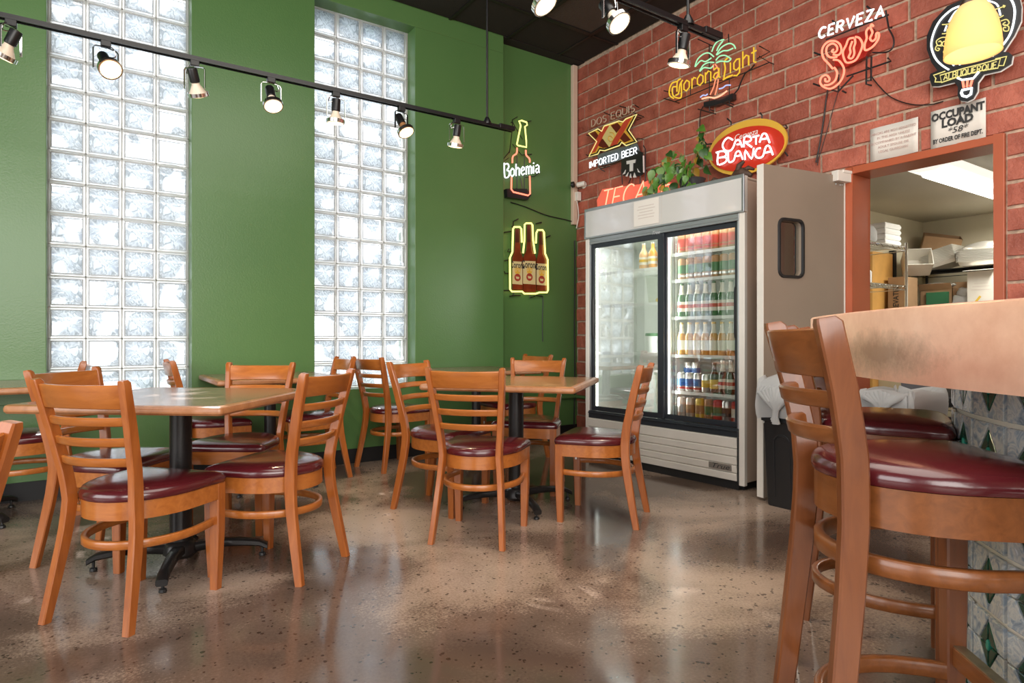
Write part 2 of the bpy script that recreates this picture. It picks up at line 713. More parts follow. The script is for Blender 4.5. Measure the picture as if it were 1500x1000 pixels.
wall_left = struct(wl.build('wall_left', GREENW, smooth=0, bevel=.004))
struct(MB().bb(XL, 3.19, YM - .012, YM, 0, .115).build('baseboard_left', BASEB, smooth=0))
struct(MB().bb(3.19, XW, YB - .012, YB, 0, .115).build('baseboard_corner', BASEB, smooth=0))
struct(MB().bb(XL - .1, XL, YR, 5.3, 0, H + .05).build('wall_rear', CREAM, smooth=0))
struct(MB().bb(XL, XW + .2, YR - .1, YR, 0, H + .05).build('wall_front', CREAM, smooth=0))

# red masonry wall: mortar slab with a doorway, each block its own piece
DY0, DY1, DZ = 1.389, 2.17, 2.08          # clear doorway
rw = MB()
XM = XW + .004
rw.bb(XM, XM + .19, DY1 + .03, YB, 0, H + .05)
rw.bb(XM, XM + .19, YR, DY0 - .03, 0, H + .05)
rw.bb(XM, XM + .19, DY0 - .03, DY1 + .03, DZ + .03, H + .05)
wall_right = struct(rw.build('wall_right', MORTAR, smooth=0))
PITCH, Z0 = .137, 1.853 - 13 * .137


def brick_mesh(L, seed):
    rr = random.Random(seed)
    j = .008
    h = PITCH - .011
    vs, fs = [], []
    nx = 4
    front, back = [], []
    for sgn_z in (0, 1):
        for i in range(nx + 1):
            y = -L / 2 + L * i / nx
            z = (-h / 2 if sgn_z == 0 else h / 2) + rr.uniform(-.0025, .0025)
            ins = .006 if i in (0, nx) else 0
            zz = z + (.005 if sgn_z == 0 else -.005)
            front.append((-.016 + rr.uniform(-.003, .003), y + (ins if i == 0 else -ins if i == nx else 0), zz))
            back.append((.006, y, z))
    m = nx + 1
    vs = front + back
    for i in range(nx):
        fs.append((i, i + 1, m + i + 1, m + i))
        fs.append((i, 2 * m + i, 2 * m + i + 1, i + 1))
        fs.append((m + i, m + i + 1, 3 * m + i + 1, 3 * m + i))
    fs.append((0, m, 3 * m, 2 * m))
    fs.append((m - 1, 2 * m - 1 + 0, 4 * m - 1, 3 * m - 1))
    me = bpy.data.meshes.new('brick')
    me.from_pydata(vs, [], fs)
    me.shade_flat()
    me.materials.append(BRICK)
    bm = bmesh.new()
    bm.from_mesh(me)
    bmesh.ops.recalc_face_normals(bm, faces=bm.faces)
    bm.to_mesh(me)
    bm.free()
    return me


LENS = [.298, .235, .175, .100, .060]
BM = {L: [brick_mesh(L, int(L * 1000) + s) for s in range(5)] for L in LENS}
bricks = []
fw_ = .052
rb = random.Random(5)
k = -1
zc = Z0 - PITCH / 2
while zc < H + .03:
    y = YB - .02
    if not k % 2:
        bricks.append((YB - .087, zc, .175))
        y = YB - .182
    spans = [(y, -1.2)]
    if zc - PITCH / 2 < DZ + .03:
        spans = [(y, DY1 + fw_), (DY0 - fw_, -1.2)]
    for ya, yz in spans:
        y = ya
        while y - yz > .05:
            L = rb.choices(LENS[:4], [12, 1, 1, .8])[0]
            if y - L < yz:
                L = max([q for q in LENS if q <= y - yz] or [LENS[-1]])
            bricks.append((y - L / 2, zc, L))
            y -= L + .011
    zc += PITCH
    k += 1
keep, rest = [], []
for (y, z, L) in bricks:
    if z < -.02 or z > H - .03:
        continue
    hidden = (2.3 < y < 3.95 and z < 1.95) or (y < 1.1) or (y < 1.4 and z < 1.05)
    inframe = True
    # what the photo shows: above the line where the view ends
    d = XW * _F[0] + y * _F[1]
    l = XW * _Rt[0] + y * _Rt[1]
    px, py = 750 + 920 * l / d, 495 + 920 * (1 - z) / d
    if px > 1525 or py < -25:
        hidden = True
    (rest if hidden else keep).append((y, z, L))
keep.sort(key=lambda b: (XW ** 2 + b[0] ** 2))
rest += keep[298:]
keep = keep[:298]
for i, (y, z, L) in enumerate(keep):
    o = bpy.data.objects.new('brick', rb.choice(BM[min(LENS, key=lambda q: abs(q - L))]))
    o.location = (XW + .008, y, z)
    o.parent = wall_right
    COL.objects.link(o)
bmr = MB()
for (y, z, L) in rest:
    if z > 0.05:
        me = BM[min(LENS, key=lambda q: abs(q - L))][0]
        bmr.add([v.co + Vector((XW + .008, y, z)) for v in me.vertices], [tuple(p.vertices) for p in me.polygons])
o = bmr.build('far_bricks', BRICK, wall_right, smooth=0)
o['kind'] = 'stuff'

# steel door frame of the kitchen doorway
fr = MB()
fw = .048
fr.bb(XW - .022, XM + .21, DY0 - fw, DY0, 0, DZ + fw)
fr.bb(XW - .022, XM + .21, DY1, DY1 + fw, 0, DZ + fw)
fr.bb(XW - .022, XM + .21, DY0, DY1, DZ, DZ + fw)
struct(fr.build('trim_1', FRAMEP, smooth=0, bevel=.004))
# beige strip in the corner and painted pipes
tr = MB()
a = ony(836, 95, YB - .03)
tr.bb(4.105, 4.165, YB - .045, YB - .002, 2.16, 3.79)
struct(tr.build('trim_2', PIPE_T, smooth=0, bevel=.006))

# black ceiling tiles in their grid
XG = [1.42 + .61 * i for i in range(5)] + [XW]
YG = [1.96 + .61 * i for i in range(5)] + [YM]
bars = MB()
for i in range(len(XG) - 1):
    for j in range(len(YG) - 1):
        x0, x1, y0, y1 = XG[i], XG[i + 1], YG[j], YG[j + 1]
        if abs(y0 - 3.79) < .05 and abs(x0 - 3.25) < .05:
            continue
        t = MB().bb(-(x1 - x0) / 2 + .012, (x1 - x0) / 2 - .012, -(y1 - y0) / 2 + .012, (y1 - y0) / 2 - .012, 0, .02)
        q = t.build('ceiling_tile', CEILT, ceil, smooth=0)
        q.location = ((x0 + x1) / 2, (y0 + y1) / 2, H + .002)
for x in XG[:-1]:
    bars.bb(x - .012, x + .012, YG[0], YM, H - .006, H + .004)
for y in YG[:-1]:
    bars.bb(XG[0], XW, y - .012, y + .012, H - .006, H + .004)
bars.build('grid_bar', CEILB, ceil, smooth=0)
rest_c = MB()
rest_c.bb(XL, XG[0] - .012, YR, YM, H, H + .03)
rest_c.bb(XG[0], XW, YR, YG[0] - .012, H, H + .03)
rest_c.bb(3.2, XW, YM, YB, H, H + .03)
rest_c.build('ceiling_panel', CEILT, ceil, smooth=0)
# air return grille
vt = thing('ceiling_vent', 'black perforated square air vent set in the dark ceiling', 'vent', (3.555, 4.095, H))
vm = MB()
for s1, s2 in ((-1, 0), (1, 0), (0, -1), (0, 1)):
    if s1:
        vm.box((s1 * .285, 0, -.002), (.035, .605, .018))
    else:
        vm.box((0, s2 * .285, -.002), (.54, .035, .018))
vm.build('frame', CEILB, vt, smooth=0)
VG = plain('vent_grey_brown', (.10, .075, .06), .6)
vg = MB()
for i in range(34):
    vg.box((-.264 + i * .016, 0, .002), (.006, .535, .004))
    vg.box((0, -.264 + i * .016, .004), (.535, .006, .004))
o = vg.build('mesh_screen', VG, vt, smooth=0)
MB().box((0, 0, .03), (.55, .55, .004)).build('backing', CEILB, vt, smooth=0)

# ------------------------------------------------------------------ glass block windows
GP = .2035


def block_mesh():
    """rim, bevel and slightly pillowed face, both sides"""
    mb = MB()
    h = GP / 2 - .0028
    yb = .04
    for sg in (-1, 1):
        def sq(r, y):
            return [Vector((a * r, y * sg, b * r)) for a, b in ((-1, -1), (1, -1), (1, 1), (-1, 1))]
        mb.ring([sq(h, 0), sq(h, yb), sq(h - .010, yb + .003)], 1, True, False)
        mb.ring([sq(h - .010, yb + .003), sq(h - .0125, yb - .006)], 1, True, False)
        mb.ring([sq(h - .0125, yb - .006), sq(h - .017, yb - .006)], 2, True, False)
        n = 5
        r = h - .017
        vs = []
        for i in range(n + 1):
            for j in range(n + 1):
                u, v = -1 + 2 * i / n, -1 + 2 * j / n
                vs.append((u * r, sg * (yb - .006 + .008 * (1 - u * u) * (1 - v * v)), v * r))
        fs = [(i * (n + 1) + j, (i + 1) * (n + 1) + j, (i + 1) * (n + 1) + j + 1, i * (n + 1) + j + 1) for i in range(n) for j in range(n)]
        mb.add(vs, fs, 0)
    return mb


bproto = block_mesh().build('glass_block', [GBLOCK, GEDGE, GLINE], None, smooth=40)
bmesh_shared = bproto.data
bpy.data.objects.remove(bproto)
bclear = bmesh_shared.copy()
bclear.materials[0] = GBLOCK_C
for wi, (x0, x1) in enumerate((W1, W2)):
    gx = MB()
    yg = 5.057
    mo = MB()
    for i in range(5):
        x = x0 + (x1 - x0 - 4 * GP) / 2 + i * GP
        mo.bb(x - .004, x + .004, yg - .030, yg + .030, ZS, ZT)
    for k in range(16):
        z = ZS + k * GP
        mo.bb(x0, x1, yg - .030, yg + .030, z - .004, z + .004)
    mo.bb(x0, x0 + .014, yg - .028, yg + .028, ZS, ZT)
    mo.bb(x1 - .014, x1, yg - .028, yg + .028, ZS, ZT)
    win = struct(mo.build('window_%d' % (wi + 1), GMORT, smooth=0))
    for i in range(4):
        for k in range(15):
            o = bpy.data.objects.new('glass_block', bclear if (wi, i, k) in ((0, 3, 8), (0, 3, 9), (0, 2, 8)) else bmesh_shared)
            o.location = (x0 + (x1 - x0 - 4 * GP) / 2 + (i + .5) * GP, yg, ZS + (k + .5) * GP)
            o.rotation_euler = (0, rb.choice((0, PI)), 0)
            o.parent = win
            COL.objects.link(o)

# ------------------------------------------------------------------ chairs
def seat_outline(s=1.0, n=26, y_front=.215, flat=.05, wmax=.212, ry=.245):
    """right half from the front middle to the back middle, mirrored; D-shaped seat"""
    pts = []
    wf = wmax + .006
    pts += [(wf * .55, y_front + .004), (wf - .022, y_front), (wf - .006, y_front - .006), (wf, y_front - .022)]
    pts.append((wmax + .002, .12))
    for i in range(10):
        a = PI / 2 * i / 9
        pts.append((wmax * math.cos(a), flat - ry * math.sin(a)))
    right = [(x * s, y * s) for x, y in pts]
    left = [(-x, y) for x, y in reversed(right[:-1])]
    return right + left


def post_half(z, H0):
    """half spread of the rear posts by relative height"""
    t = z / H0
    return .183 - .040 * max(0, 1 - abs(t - .52) / .52) if t < .52 else .143 + .047 * (t - .52) / .48


def make_seat_frame(root, zs, wv, wh, S=1.0, ap=.062, th=.022):
    out = [Vector((x * S, y * S, 0)) for x, y in seat_outline(.965)]
    inn = [Vector((x * S, y * S, 0)) for x, y in seat_outline(.965 - th / .21)]
    mb = MB()
    lo, hi = zs - .042 - ap, zs - .040
    mb.ring([[p + Vector((0, 0, lo)) for p in out], [p + Vector((0, 0, hi)) for p in out],
             [p + Vector((0, 0, hi)) for p in inn], [p + Vector((0, 0, lo)) for p in inn],
             [p + Vector((0, 0, lo)) for p in out]], 0, True, False)
    mb.build('seat_frame', wh, root, smooth=40)
    cu = MB()
    loops = []
    for sc, z in ((.93, -.041), (.985, -.038), (1.0, -.030), (1.0, -.022), (.985, -.012), (.95, -.004), (.86, .004), (.7, .010), (.5, .0135), (.3, .015), (.1, .0155)):
        loops.append([Vector((x * S, y * S, zs + z)) for x, y in seat_outline(sc)])
    cu.ring(loops, 0, True, True)
    cu.build('seat_cushion', VINYL, root, smooth=50)


def ring_path(S, k, y_end, n=9):
    """U-shaped bent rail: front right, round the back, front left"""
    wmax, ry, flat = .212 * k * S, .245 * k * S, .05 * S
    pts = [Vector((.178 * S, y_end, 0)), Vector((.19 * S, .12 * S, 0))]
    for i in range(2 * n + 1):
        a = PI * i / (2 * n)
        pts.append(Vector((wmax * math.cos(a), flat - ry * math.sin(a), 0)))
    pts += [Vector((-.19 * S, .12 * S, 0)), Vector((-.178 * S, y_end, 0))]
    return pts


def sweep_flat(mb, pts, th, hh, z):
    A = []
    for i in range(len(pts)):
        t = pts[min(i + 1, len(pts) - 1)] - pts[max(i - 1, 0)]
        t.z = 0
        t.normalize()
        A.append(Vector((t.y, -t.x, 0)) * th / 2)
    P = [p + Vector((0, 0, z)) for p in pts]
    mb.sweep(P, A, Vector((0, 0, hh / 2)), .3)


def make_chair(name, label, loc, ang, group, zs=.465, H0=.855, S=1.0, stool=False):
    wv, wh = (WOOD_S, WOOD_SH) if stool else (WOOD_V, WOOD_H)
    root = thing(name, label, 'bar stool' if stool else 'chair', (loc[0], loc[1], 0), R(ang - 90), group)
    make_seat_frame(root, zs, wv, wh, S, .075 if stool else .062)
    zseat = zs - .03
    # rear posts
    def yb(z):
        t = z / H0
        if stool:
            pr = [(0, -.235), (.25, -.205), (.5, -.178), (.66, -.166), (.76, -.172), (.88, -.198), (1.0, -.232)]
        else:
            pr = [(0, -.228), (.17, -.200), (.35, -.172), (.48, -.161), (.60, -.170), (.80, -.208), (1.0, -.252)]
        for (a, ya), (b, yb_) in zip(pr, pr[1:]):
            if t <= b:
                u = (t - a) / (b - a)
                return (ya + (yb_ - ya) * u) * S
        return pr[-1][1] * S
    zst = zseat / H0
    def xh(z):
        t = z / H0
        if t < zst:
            return (.180 - .036 * (t / zst)) * S
        return (.144 + .043 * ((t - zst) / (1 - zst))) * S
    for sx in (-1, 1):
        n = 16
        pts, A, B = [], [], []
        for i in range(n + 1):
            z = H0 * i / n
            if i == n:
                z = H0 - .006
            pts.append(Vector((sx * xh(z), yb(z), z)))
            dz = (yb(min(z + .02, H0)) - yb(max(z - .02, 0))) / .04
            d = Vector((0, 1, -dz)).normalized()
            t = z / H0
            dep = .0165 + .007 * (1 - abs(t - zst) / max(zst, 1 - zst)) ** .8
            B.append(d * dep * (1.1 if stool else 1))
            A.append(Vector((.0138 if not stool else .015, 0, 0)))
        # rounded crown
        pts.append(pts[-1] + Vector((0, -.006, .010)))
        B.append(B[-1] * .72)
        A.append(A[-1] * .8)
        MB().sweep(pts, A, B, .25).build('rear_leg', wv, root, smooth=40)
        # front legs
        fy, fx = .187 * S, .188 * S
        lp = [Vector((sx * (fx - .004), fy - .004, 0)), Vector((sx * fx, fy, zs * .5)), Vector((sx * fx, fy, zs - .042))]
        w = .023 if stool else .0225
        MB().sweep(lp, [Vector((k, 0, 0)) for k in (w * .72, w * .95, w)], [Vector((0, k, 0)) for k in (w * .72, w * .95, w)], .18).build('front_leg', wv, root, smooth=40)
    # back rails: crest and three slats, bowed backwards
    if stool:
        rails = [('crest_rail', H0 - .062, .095), ('slat', H0 - .152, .034), ('slat', H0 - .222, .034)]
    else:
        rails = [('crest_rail', H0 - .054, .084), ('slat', H0 - .140, .031), ('slat', H0 - .212, .031), ('slat', H0 - .284, .031)]
    for nm, z, hh in rails:
        pts, A, B = [], [], []
        n = 12
        bow = .040 if nm == 'slat' else .034
        if stool:
            bow += .018
        for i in range(n + 1):
            u = -1 + 2 * i / n
            x = u * (xh(z) - .008)
            pts.append(Vector((x, yb(z) - bow * (1 - u * u) + .002, z)))
            t = Vector((xh(z), 2 * bow * u, 0)).normalized()
            A.append(Vector((-t.y, t.x, 0)) * (.0095 if nm == 'slat' else .0105))
            hz = hh / 2 * (1 if nm == 'slat' else 1 - .05 * (1 - u * u))
            lean = -.22
            B.append(Vector((0, lean * hz, hz)))
        MB().sweep(pts, A, B, .55 if nm == 'slat' else .35).build(nm, wh, root, smooth=50)
    if stool:
        for z in (.57, .235):
            m = MB()
            sweep_flat(m, ring_path(S, .93, .175 * S), .020, .036, z)
            m.build('ring_stretcher', wh, root, smooth=50)
        fr_ = MB()
        fr_.sweep([Vector((-.168 * S, .187 * S, .275)), Vector((.168 * S, .187 * S, .275))], Vector((0, .012, 0)), Vector((0, 0, .022)), .2)
        fo = fr_.build('footrest', wh, root)
        MB().bb(-.165 * S, .165 * S, .187 * S - .010, .187 * S + .013, .2975, .3005).build('brass_strip', BRASS, fo)
    else:
        m = MB()
        sweep_flat(m, ring_path(S, .93, .175 * S), .019, .030, .272)
        m.build('ring_stretcher', wh, root, smooth=50)
        for z in (.388, .285):
            M = Matrix.Rotation(R(90), 3, 'X')
            MB().box((.1666, .197 - .006, z), (.003, .012, .020)).build('screw_plate', SCREW, root, bevel=.001)
    return root


G_CH = 'ladder-back dining chairs around the tables'
c0 = make_chair('dining_chair', 'largest wooden dining chair in front of the left table, back to the viewer', (.166, 2.758), 41.5, G_CH)
index_kids()
for loc, ang, lab in [
    ((.697, 2.87), 131, 'wooden dining chair at the right side of the nearest left table, facing left, red seat'),
    ((.099, 3.42), -42, 'wooden dining chair behind the largest one, at the left corner of the nearest left table'),
    ((.684, 3.616), -126, 'wooden dining chair facing the viewer across the nearest left table'),
    ((1.673, 2.76), 41, 'wooden dining chair in the centre, back to the viewer, before the tan-topped table'),
    ((1.754, 3.326), -61.6, 'wooden dining chair just left behind the centre chair, facing right at the tan-topped table'),
    ((2.394, 2.645), 124.9, 'wooden dining chair seen from the side, between tan-topped table and glass-door cooler'),
    ((2.461, 3.416), -138, 'wooden dining chair facing the viewer across the tan-topped table'),
    ((2.98, 4.38), 180, 'farthest wooden dining chair, by the corner of green and red walls'),
    ((1.995, 4.594), 12.6, 'wooden dining chair with its back before the right window, facing right'),
    ((1.34, 4.58), 180, 'wooden dining chair at the lower left corner of the right window, facing left'),
    ((.69, 4.6), 0, 'wooden dining chair before the right edge of the left window, facing right'),
    ((-.422, 1.339), 146, 'wooden dining chair nearest the viewer, only its back post showing at the left edge'),
    ((-.27, 4.5), 180, 'wooden dining chair before the left edge of the left window, facing left'),
]:
    dup(c0, lab, (*loc, 0), R(ang - 90))

# ------------------------------------------------------------------ tables
def make_table(label, loc, rot, side, topmat, brot, group='square pedestal tables', zt=.745, pr=.045, armlen=.36):
    root = thing('pedestal_table', label, 'table', (loc[0], loc[1], 0), R(rot), group)
    h = side / 2
    def rr(s, r, z):
        pts = []
        for cx, cy, a0 in ((1, 1, 0), (-1, 1, 90), (-1, -1, 180), (1, -1, 270)):
            for k in range(4):
                a = R(a0 + 30 * k)
                pts.append(Vector((cx * (s - r) + r * math.cos(a), cy * (s - r) + r * math.sin(a), z)))
        return pts
    e = MB()
    e.ring([rr(h - .05, .01, zt - .034), rr(h - .008, .012, zt - .034), rr(h - .001, .016, zt - .026), rr(h, .016, zt - .015), rr(h - .004, .014, zt - .004), rr(h - .012, .010, zt),
            rr(h - .032, .006, zt)], 0, True, False)
    e.build('wood_edge', EDGE, root, smooth=30)
    MB().ring([rr(h - .052, .01, zt - .032), rr(h - .032, .006, zt - .032), rr(h - .032, .006, zt + .0005)], 0).build('table_top', topmat, root, smooth=30)
    MB().lathe([(pr, .075), (pr, zt - .05), (pr + .006, zt - .048), (.16, zt - .042), (.16, zt - .033)], 24, caps=True).build('column', BLACKM, root)
    hb = MB().lathe([(.0, .03), (.05, .03), (.072, .05), (.068, .085), (pr + .008, .102), (pr, .106)], 24, caps=True)
    hub = hb.build('hub', BLACKM, root)
    for k in range(4):
        a = R(brot - rot + 90 * k)
        d = Vector((math.cos(a), math.sin(a), 0))
        sd = Vector((-d.y, d.x, 0))
        pts, A, B = [], [], []
        for i in range(11):
            t = i / 10
            r_ = .03 + (armlen - .03) * t
            z = .068 + .012 * math.sin(t * PI) - .012 * t ** 2
            if t > .9:
                z -= .012
            w = .030 - .012 * math.sin(min(t * 1.1, 1) * PI * .5) + .004 * t
            hh = .022 - .009 * t
            pts.append(d * r_ + Vector((0, 0, z)))
            A.append(sd * w)
            B.append(Vector((0, 0, hh)))
        MB().sweep(pts, A, B, .45).build('base_arm', BLACKM, root, smooth=45)
        MB().lathe([(.012, 0), (.016, .004), (.014, .014), (.006, .018), (.006, .045)], 10, c=tuple(d * (armlen - .022)), caps=True).build('glide', BLACKP, root)
    return root


t1 = make_table('square dark-laminate table nearest on the left, ringed by four chairs', (.345, 3.14), 51, .88, TABLE_TOP, -17)
make_table('square tan-topped table in the centre, between the centre chair and the cooler', (2.14, 3.12), 40, .88, TABLE_TOP2, -15)
index_kids()
t3 = make_table('small table against the green wall between the two tall windows', (1.03, 4.46), 0, .78, TABLE_TOP, 45, pr=.038)
index_kids()
dup(t3, 'small table against the green wall right of the right window', (2.66, 4.46, 0))
dup(t3, 'small table at the far left edge, left of the left window', (-.61, 4.48, 0))

# ------------------------------------------------------------------ bar counter
OUT = catmull([(.62, -1.6, 0), (.80, -.7, 0), (.98, -.15, 0), (1.284, .386, 0), (1.498, .70, 0), (1.86, 1.07, 0), (2.12, 1.235, 0), (2.45, 1.28, 0), (2.85, 1.16, 0), (3.12, .85, 0), (3.22, .4, 0), (3.25, -.4, 0), (3.25, -1.6, 0)], 8)


def copper():
    m, nt, b = new_mat('weathered_copper_sheet')
    tc = N(nt, 'ShaderNodeTexCoord')
    n = N(nt, 'ShaderNodeTexNoise', Scale=5.0, Detail=8.0, Roughness=.65)
    nt.links.new(tc.outputs['Object'], n.inputs['Vector'])
    base = ramp(nt, n.outputs['Fac'], [(.3, (.76, .42, .30)), (.55, (.90, .57, .43)), (.75, (.96, .69, .56))])
    # dark tarnish where hands and stool backs rub, on the left part of the apron
    sep = N(nt, 'ShaderNodeVectorMath', operation='SUBTRACT')
    nt.links.new(tc.outputs['Object'], sep.inputs[0])
    sep.inputs[1].default_value = (1.53 - 1.8, .74, .965)
    sc_ = N(nt, 'ShaderNodeVectorMath', operation='MULTIPLY')
    nt.links.new(sep.outputs[0], sc_.inputs[0])
    sc_.inputs[1].default_value = (3.6, 3.6, 17)
    ln = N(nt, 'ShaderNodeVectorMath', operation='LENGTH')
    nt.links.new(sc_.outputs[0], ln.inputs[0])
    n2 = N(nt, 'ShaderNodeTexNoise', Scale=28.0, Detail=6.0, Roughness=.75)
    nt.links.new(tc.outputs['Object'], n2.inputs['Vector'])
    ma = N(nt, 'ShaderNodeMath', operation='MULTIPLY_ADD')
    nt.links.new(n2.outputs['Fac'], ma.inputs[0])
    ma.inputs[1].default_value = 1.1
    nt.links.new(ln.outputs['Value'], ma.inputs[2])
    k = ramp(nt, ma.outputs[0], [(.70, (.62, .62, .62)), (1.0, (0, 0, 0))])
    # ramp input is clamped to 0..1, so scale the distance
    ma2 = N(nt, 'ShaderNodeMath', operation='MULTIPLY')
    nt.links.new(ma.outputs[0], ma2.inputs[0])
    ma2.inputs[1].default_value = .55
    k = ramp(nt, ma2.outputs[0], [(.45, (.6, .6, .6)), (.85, (0, 0, 0))])
    mix = N(nt, 'ShaderNodeMix', data_type='RGBA')
    ss = [i for i in mix.inputs if i.type == 'RGBA']
    nt.links.new(k, mix.inputs[0])
    nt.links.new(base, ss[0])
    ss[1].default_value = (.16, .075, .035, 1)
    nt.links.new([q for q in mix.outputs if q.type == 'RGBA'][0], b.inputs['Base Color'])
    b.inputs['Metallic'].default_value = .55
    b.inputs['Roughness'].default_value = .38
    bump(nt, b, n.outputs['Fac'], .12, .01)
    return m


COPPER = copper()
bar = thing('bar_counter', 'curved bar with pinkish copper apron over blue-grey and green tiled base', 'bar counter', (1.8, .0, 0))
BO = Vector((1.8, 0, 0))


def offset(pts, d):
    out = []
    for i, p in enumerate(pts):
        t = pts[min(i + 1, len(pts) - 1)] - pts[max(i - 1, 0)]
        t.z = 0
        t.normalize()
        out.append(p + Vector((t.y, -t.x, 0)) * d)
    return out


ring0 = [p - BO for p in OUT]
ZB0, ZB1 = .903, 1.067
ap = MB()
i1 = offset(ring0, .012)
ap.ring([
    [ring0[i] + Vector((0, 0, ZB0)), ring0[i] + Vector((0, 0, ZB1 - .004)), offset(ring0, .004)[i] + Vector((0, 0, ZB1)), i1[i] + Vector((0, 0, ZB1)), i1[i] + Vector((0, 0, ZB0))]
    for i in range(len(ring0))], 0, True, True)
ap.build('copper_apron', COPPER, bar, smooth=50)
top = MB().prism([(p.x, p.y) for p in offset(ring0, .010)], ZB1 - .03, ZB1 - .002)
top.build('bar_top', COPPER, bar)
BASE = catmull([(1.18, -1.6, 0), (1.30, -.6, 0), (1.46, .02, 0), (1.60, .33, 0), (1.74, .523, 0), (1.86, .645, 0), (2.02, .758, 0), (2.22, .835, 0), (2.45, .84, 0), (2.66, .74, 0), (2.80, .5, 0), (2.84, .1, 0), (2.84, -1.6, 0)], 10)
bs = [p - BO for p in BASE]
GROUT = plain('pale_tile_grout', (.80, .73, .64), .7, bmp=.3, bscale=90)
MB().prism([(p.x, p.y) for p in offset(bs, .006)], 0, ZB0 + .01).build('base_core', GROUT, bar)


def marble_tile_mat():
    m, nt, b = new_mat('blue_grey_marbled_glaze')
    tc = N(nt, 'ShaderNodeTexCoord')
    oi = N(nt, 'ShaderNodeObjectInfo')
    ad = N(nt, 'ShaderNodeVectorMath', operation='ADD')
    nt.links.new(tc.outputs['Object'], ad.inputs[0])
    nt.links.new(oi.outputs['Location'], ad.inputs[1])
    n = N(nt, 'ShaderNodeTexNoise', Scale=24.0, Detail=5.0, Distortion=1.6)
    nt.links.new(ad.outputs[0], n.inputs['Vector'])
    nt.links.new(ramp(nt, n.outputs['Fac'], [(.28, (.20, .27, .36)), (.42, (.38, .46, .55)), (.52, (.64, .66, .64)), (.60, (.42, .47, .52)), (.75, (.75, .80, .86))]), b.inputs['Base Color'])
    b.inputs['Roughness'].default_value = .18
    b.inputs['Coat Weight'].default_value = .4
    bump(nt, b, n.outputs['Fac'], .12, .004)
    return m


TILE_M = marble_tile_mat()
TILE_G = plain('dark_green_glaze', (.008, .075, .050), .2, coat=.5, var=.5, vscale=60)
TILE_T = plain('turquoise_glaze', (.04, .36, .28), .2, coat=.5)
TILE_L = plain('raised_cream_line', (.60, .54, .46), .45)


def tile_mesh():
    mb = MB()
    h, g = .0745, .0022       # half size, half joint
    def plate(poly, y=.008, mi=0):
        c = Vector((sum(p[0] for p in poly) / len(poly), 0, sum(p[1] for p in poly) / len(poly)))
        o = [Vector((p[0], 0, p[1])) for p in poly]
        n_ = len(o)
        ins = []
        for i in range(n_):
            a, b, d = o[i - 1], o[i], o[(i + 1) % n_]
            e1, e2 = (b - a).normalized(), (d - b).normalized()
            n1, n2 = Vector((-e1.z, 0, e1.x)), Vector((-e2.z, 0, e2.x))
            bis = (n1 + n2)
            bis = bis / max(bis.length_squared, .3) * 2
            q = b + bis * g
            q2 = b + bis * (g + .002)
            ins.append((q, q2))
        l0 = [q for q, _ in ins]
        l1 = [q + Vector((0, -y * .8, 0)) for q, _ in ins]
        l2 = [q2 + Vector((0, -y, 0)) for _, q2 in ins]
        mb.ring([l0, l1, l2], mi, True, True)
    a, b = .044, .062           # diamond half width and half height
    # counter-clockwise seen from the front (x right, z up)
    plate([(-h, -h), (0, -h), (0, -b), (-a, 0), (-h, 0)])
    plate([(0, -h), (h, -h), (h, 0), (a, 0), (0, -b)])
    plate([(h, 0), (h, h), (0, h), (0, b), (a, 0)])
    plate([(0, h), (-h, h), (-h, 0), (-a, 0), (0, b)])
    # green diamond in four leaves round a turquoise oval
    for sx in (1, -1):
        for sz in (1, -1):
            p = [(0, sz * .016), (sx * .010, 0), (sx * a, 0), (0, sz * b)]
            if sx * sz > 0:
                p = p
            else:
                p = p[::-1]
            plate(p, .007, 1)
    ov = [(.010 * math.cos(2 * PI * k / 10), .016 * math.sin(2 * PI * k / 10)) for k in range(10)]
    plate(ov, .010, 2)
    return mb


tp = tile_mesh().build('tile', [TILE_M, TILE_G, TILE_T], None, smooth=0)
tile_me = tp.data
bpy.data.objects.remove(tp)
# march tiles along the base curve
cum = [0]
for i in range(1, len(bs)):
    cum.append(cum[-1] + (bs[i] - bs[i - 1]).length)


def at_len(s):
    for i in range(1, len(cum)):
        if cum[i] >= s:
            t = (s - cum[i - 1]) / (cum[i] - cum[i - 1])
            return bs[i - 1].lerp(bs[i], t)
    return bs[-1]


s0 = next(cum[i] for i in range(len(bs)) if bs[i].y > .1)
tiles_n = 0
TP = .157
i0 = 0
# phase: a joint passes at (1.90,.665)
sj = min(range(len(bs)), key=lambda i: (bs[i] + BO - Vector((1.90, .665, 0))).length)
ph = cum[sj]
for c in range(-5, 9):
    s = ph + (c + .5) * TP
    if s + TP / 2 > cum[-1]:
        break
    a_, b_ = at_len(s - TP / 2), at_len(s + TP / 2)
    mid = (a_ + b_) / 2
    ang = math.atan2((b_ - a_).y, (b_ - a_).x)
    for r_ in range(-1, 4):
        z = .3275 + TP * (r_ + .5) - .0 * r_
        o = bpy.data.objects.new('tile', tile_me)
        o.location = (mid.x, mid.y, z)
        # local -y is the face; the outside of the bar lies to the left of the direction of travel
        o.rotation_euler = (0, 0, ang + PI)
        o.parent = bar
        COL.objects.link(o)
    for z in (.092,):
        o = bpy.data.objects.new('tile', tile_me)
        o.location = (mid.x, mid.y, z)
        o.rotation_euler = (0, 0, ang + PI)
        o.parent = bar
        COL.objects.link(o)

# ------------------------------------------------------------------ bar stools
G_ST = 'wooden bar stools with burgundy seats along the bar'
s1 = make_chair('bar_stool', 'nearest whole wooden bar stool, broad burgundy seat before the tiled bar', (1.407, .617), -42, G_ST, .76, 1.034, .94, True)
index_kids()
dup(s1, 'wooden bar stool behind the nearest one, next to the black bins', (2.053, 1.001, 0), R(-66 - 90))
dup(s1, 'wooden bar stool cut off by the right edge of the photo', (1.26, -.02, 0), R(-40 - 90))


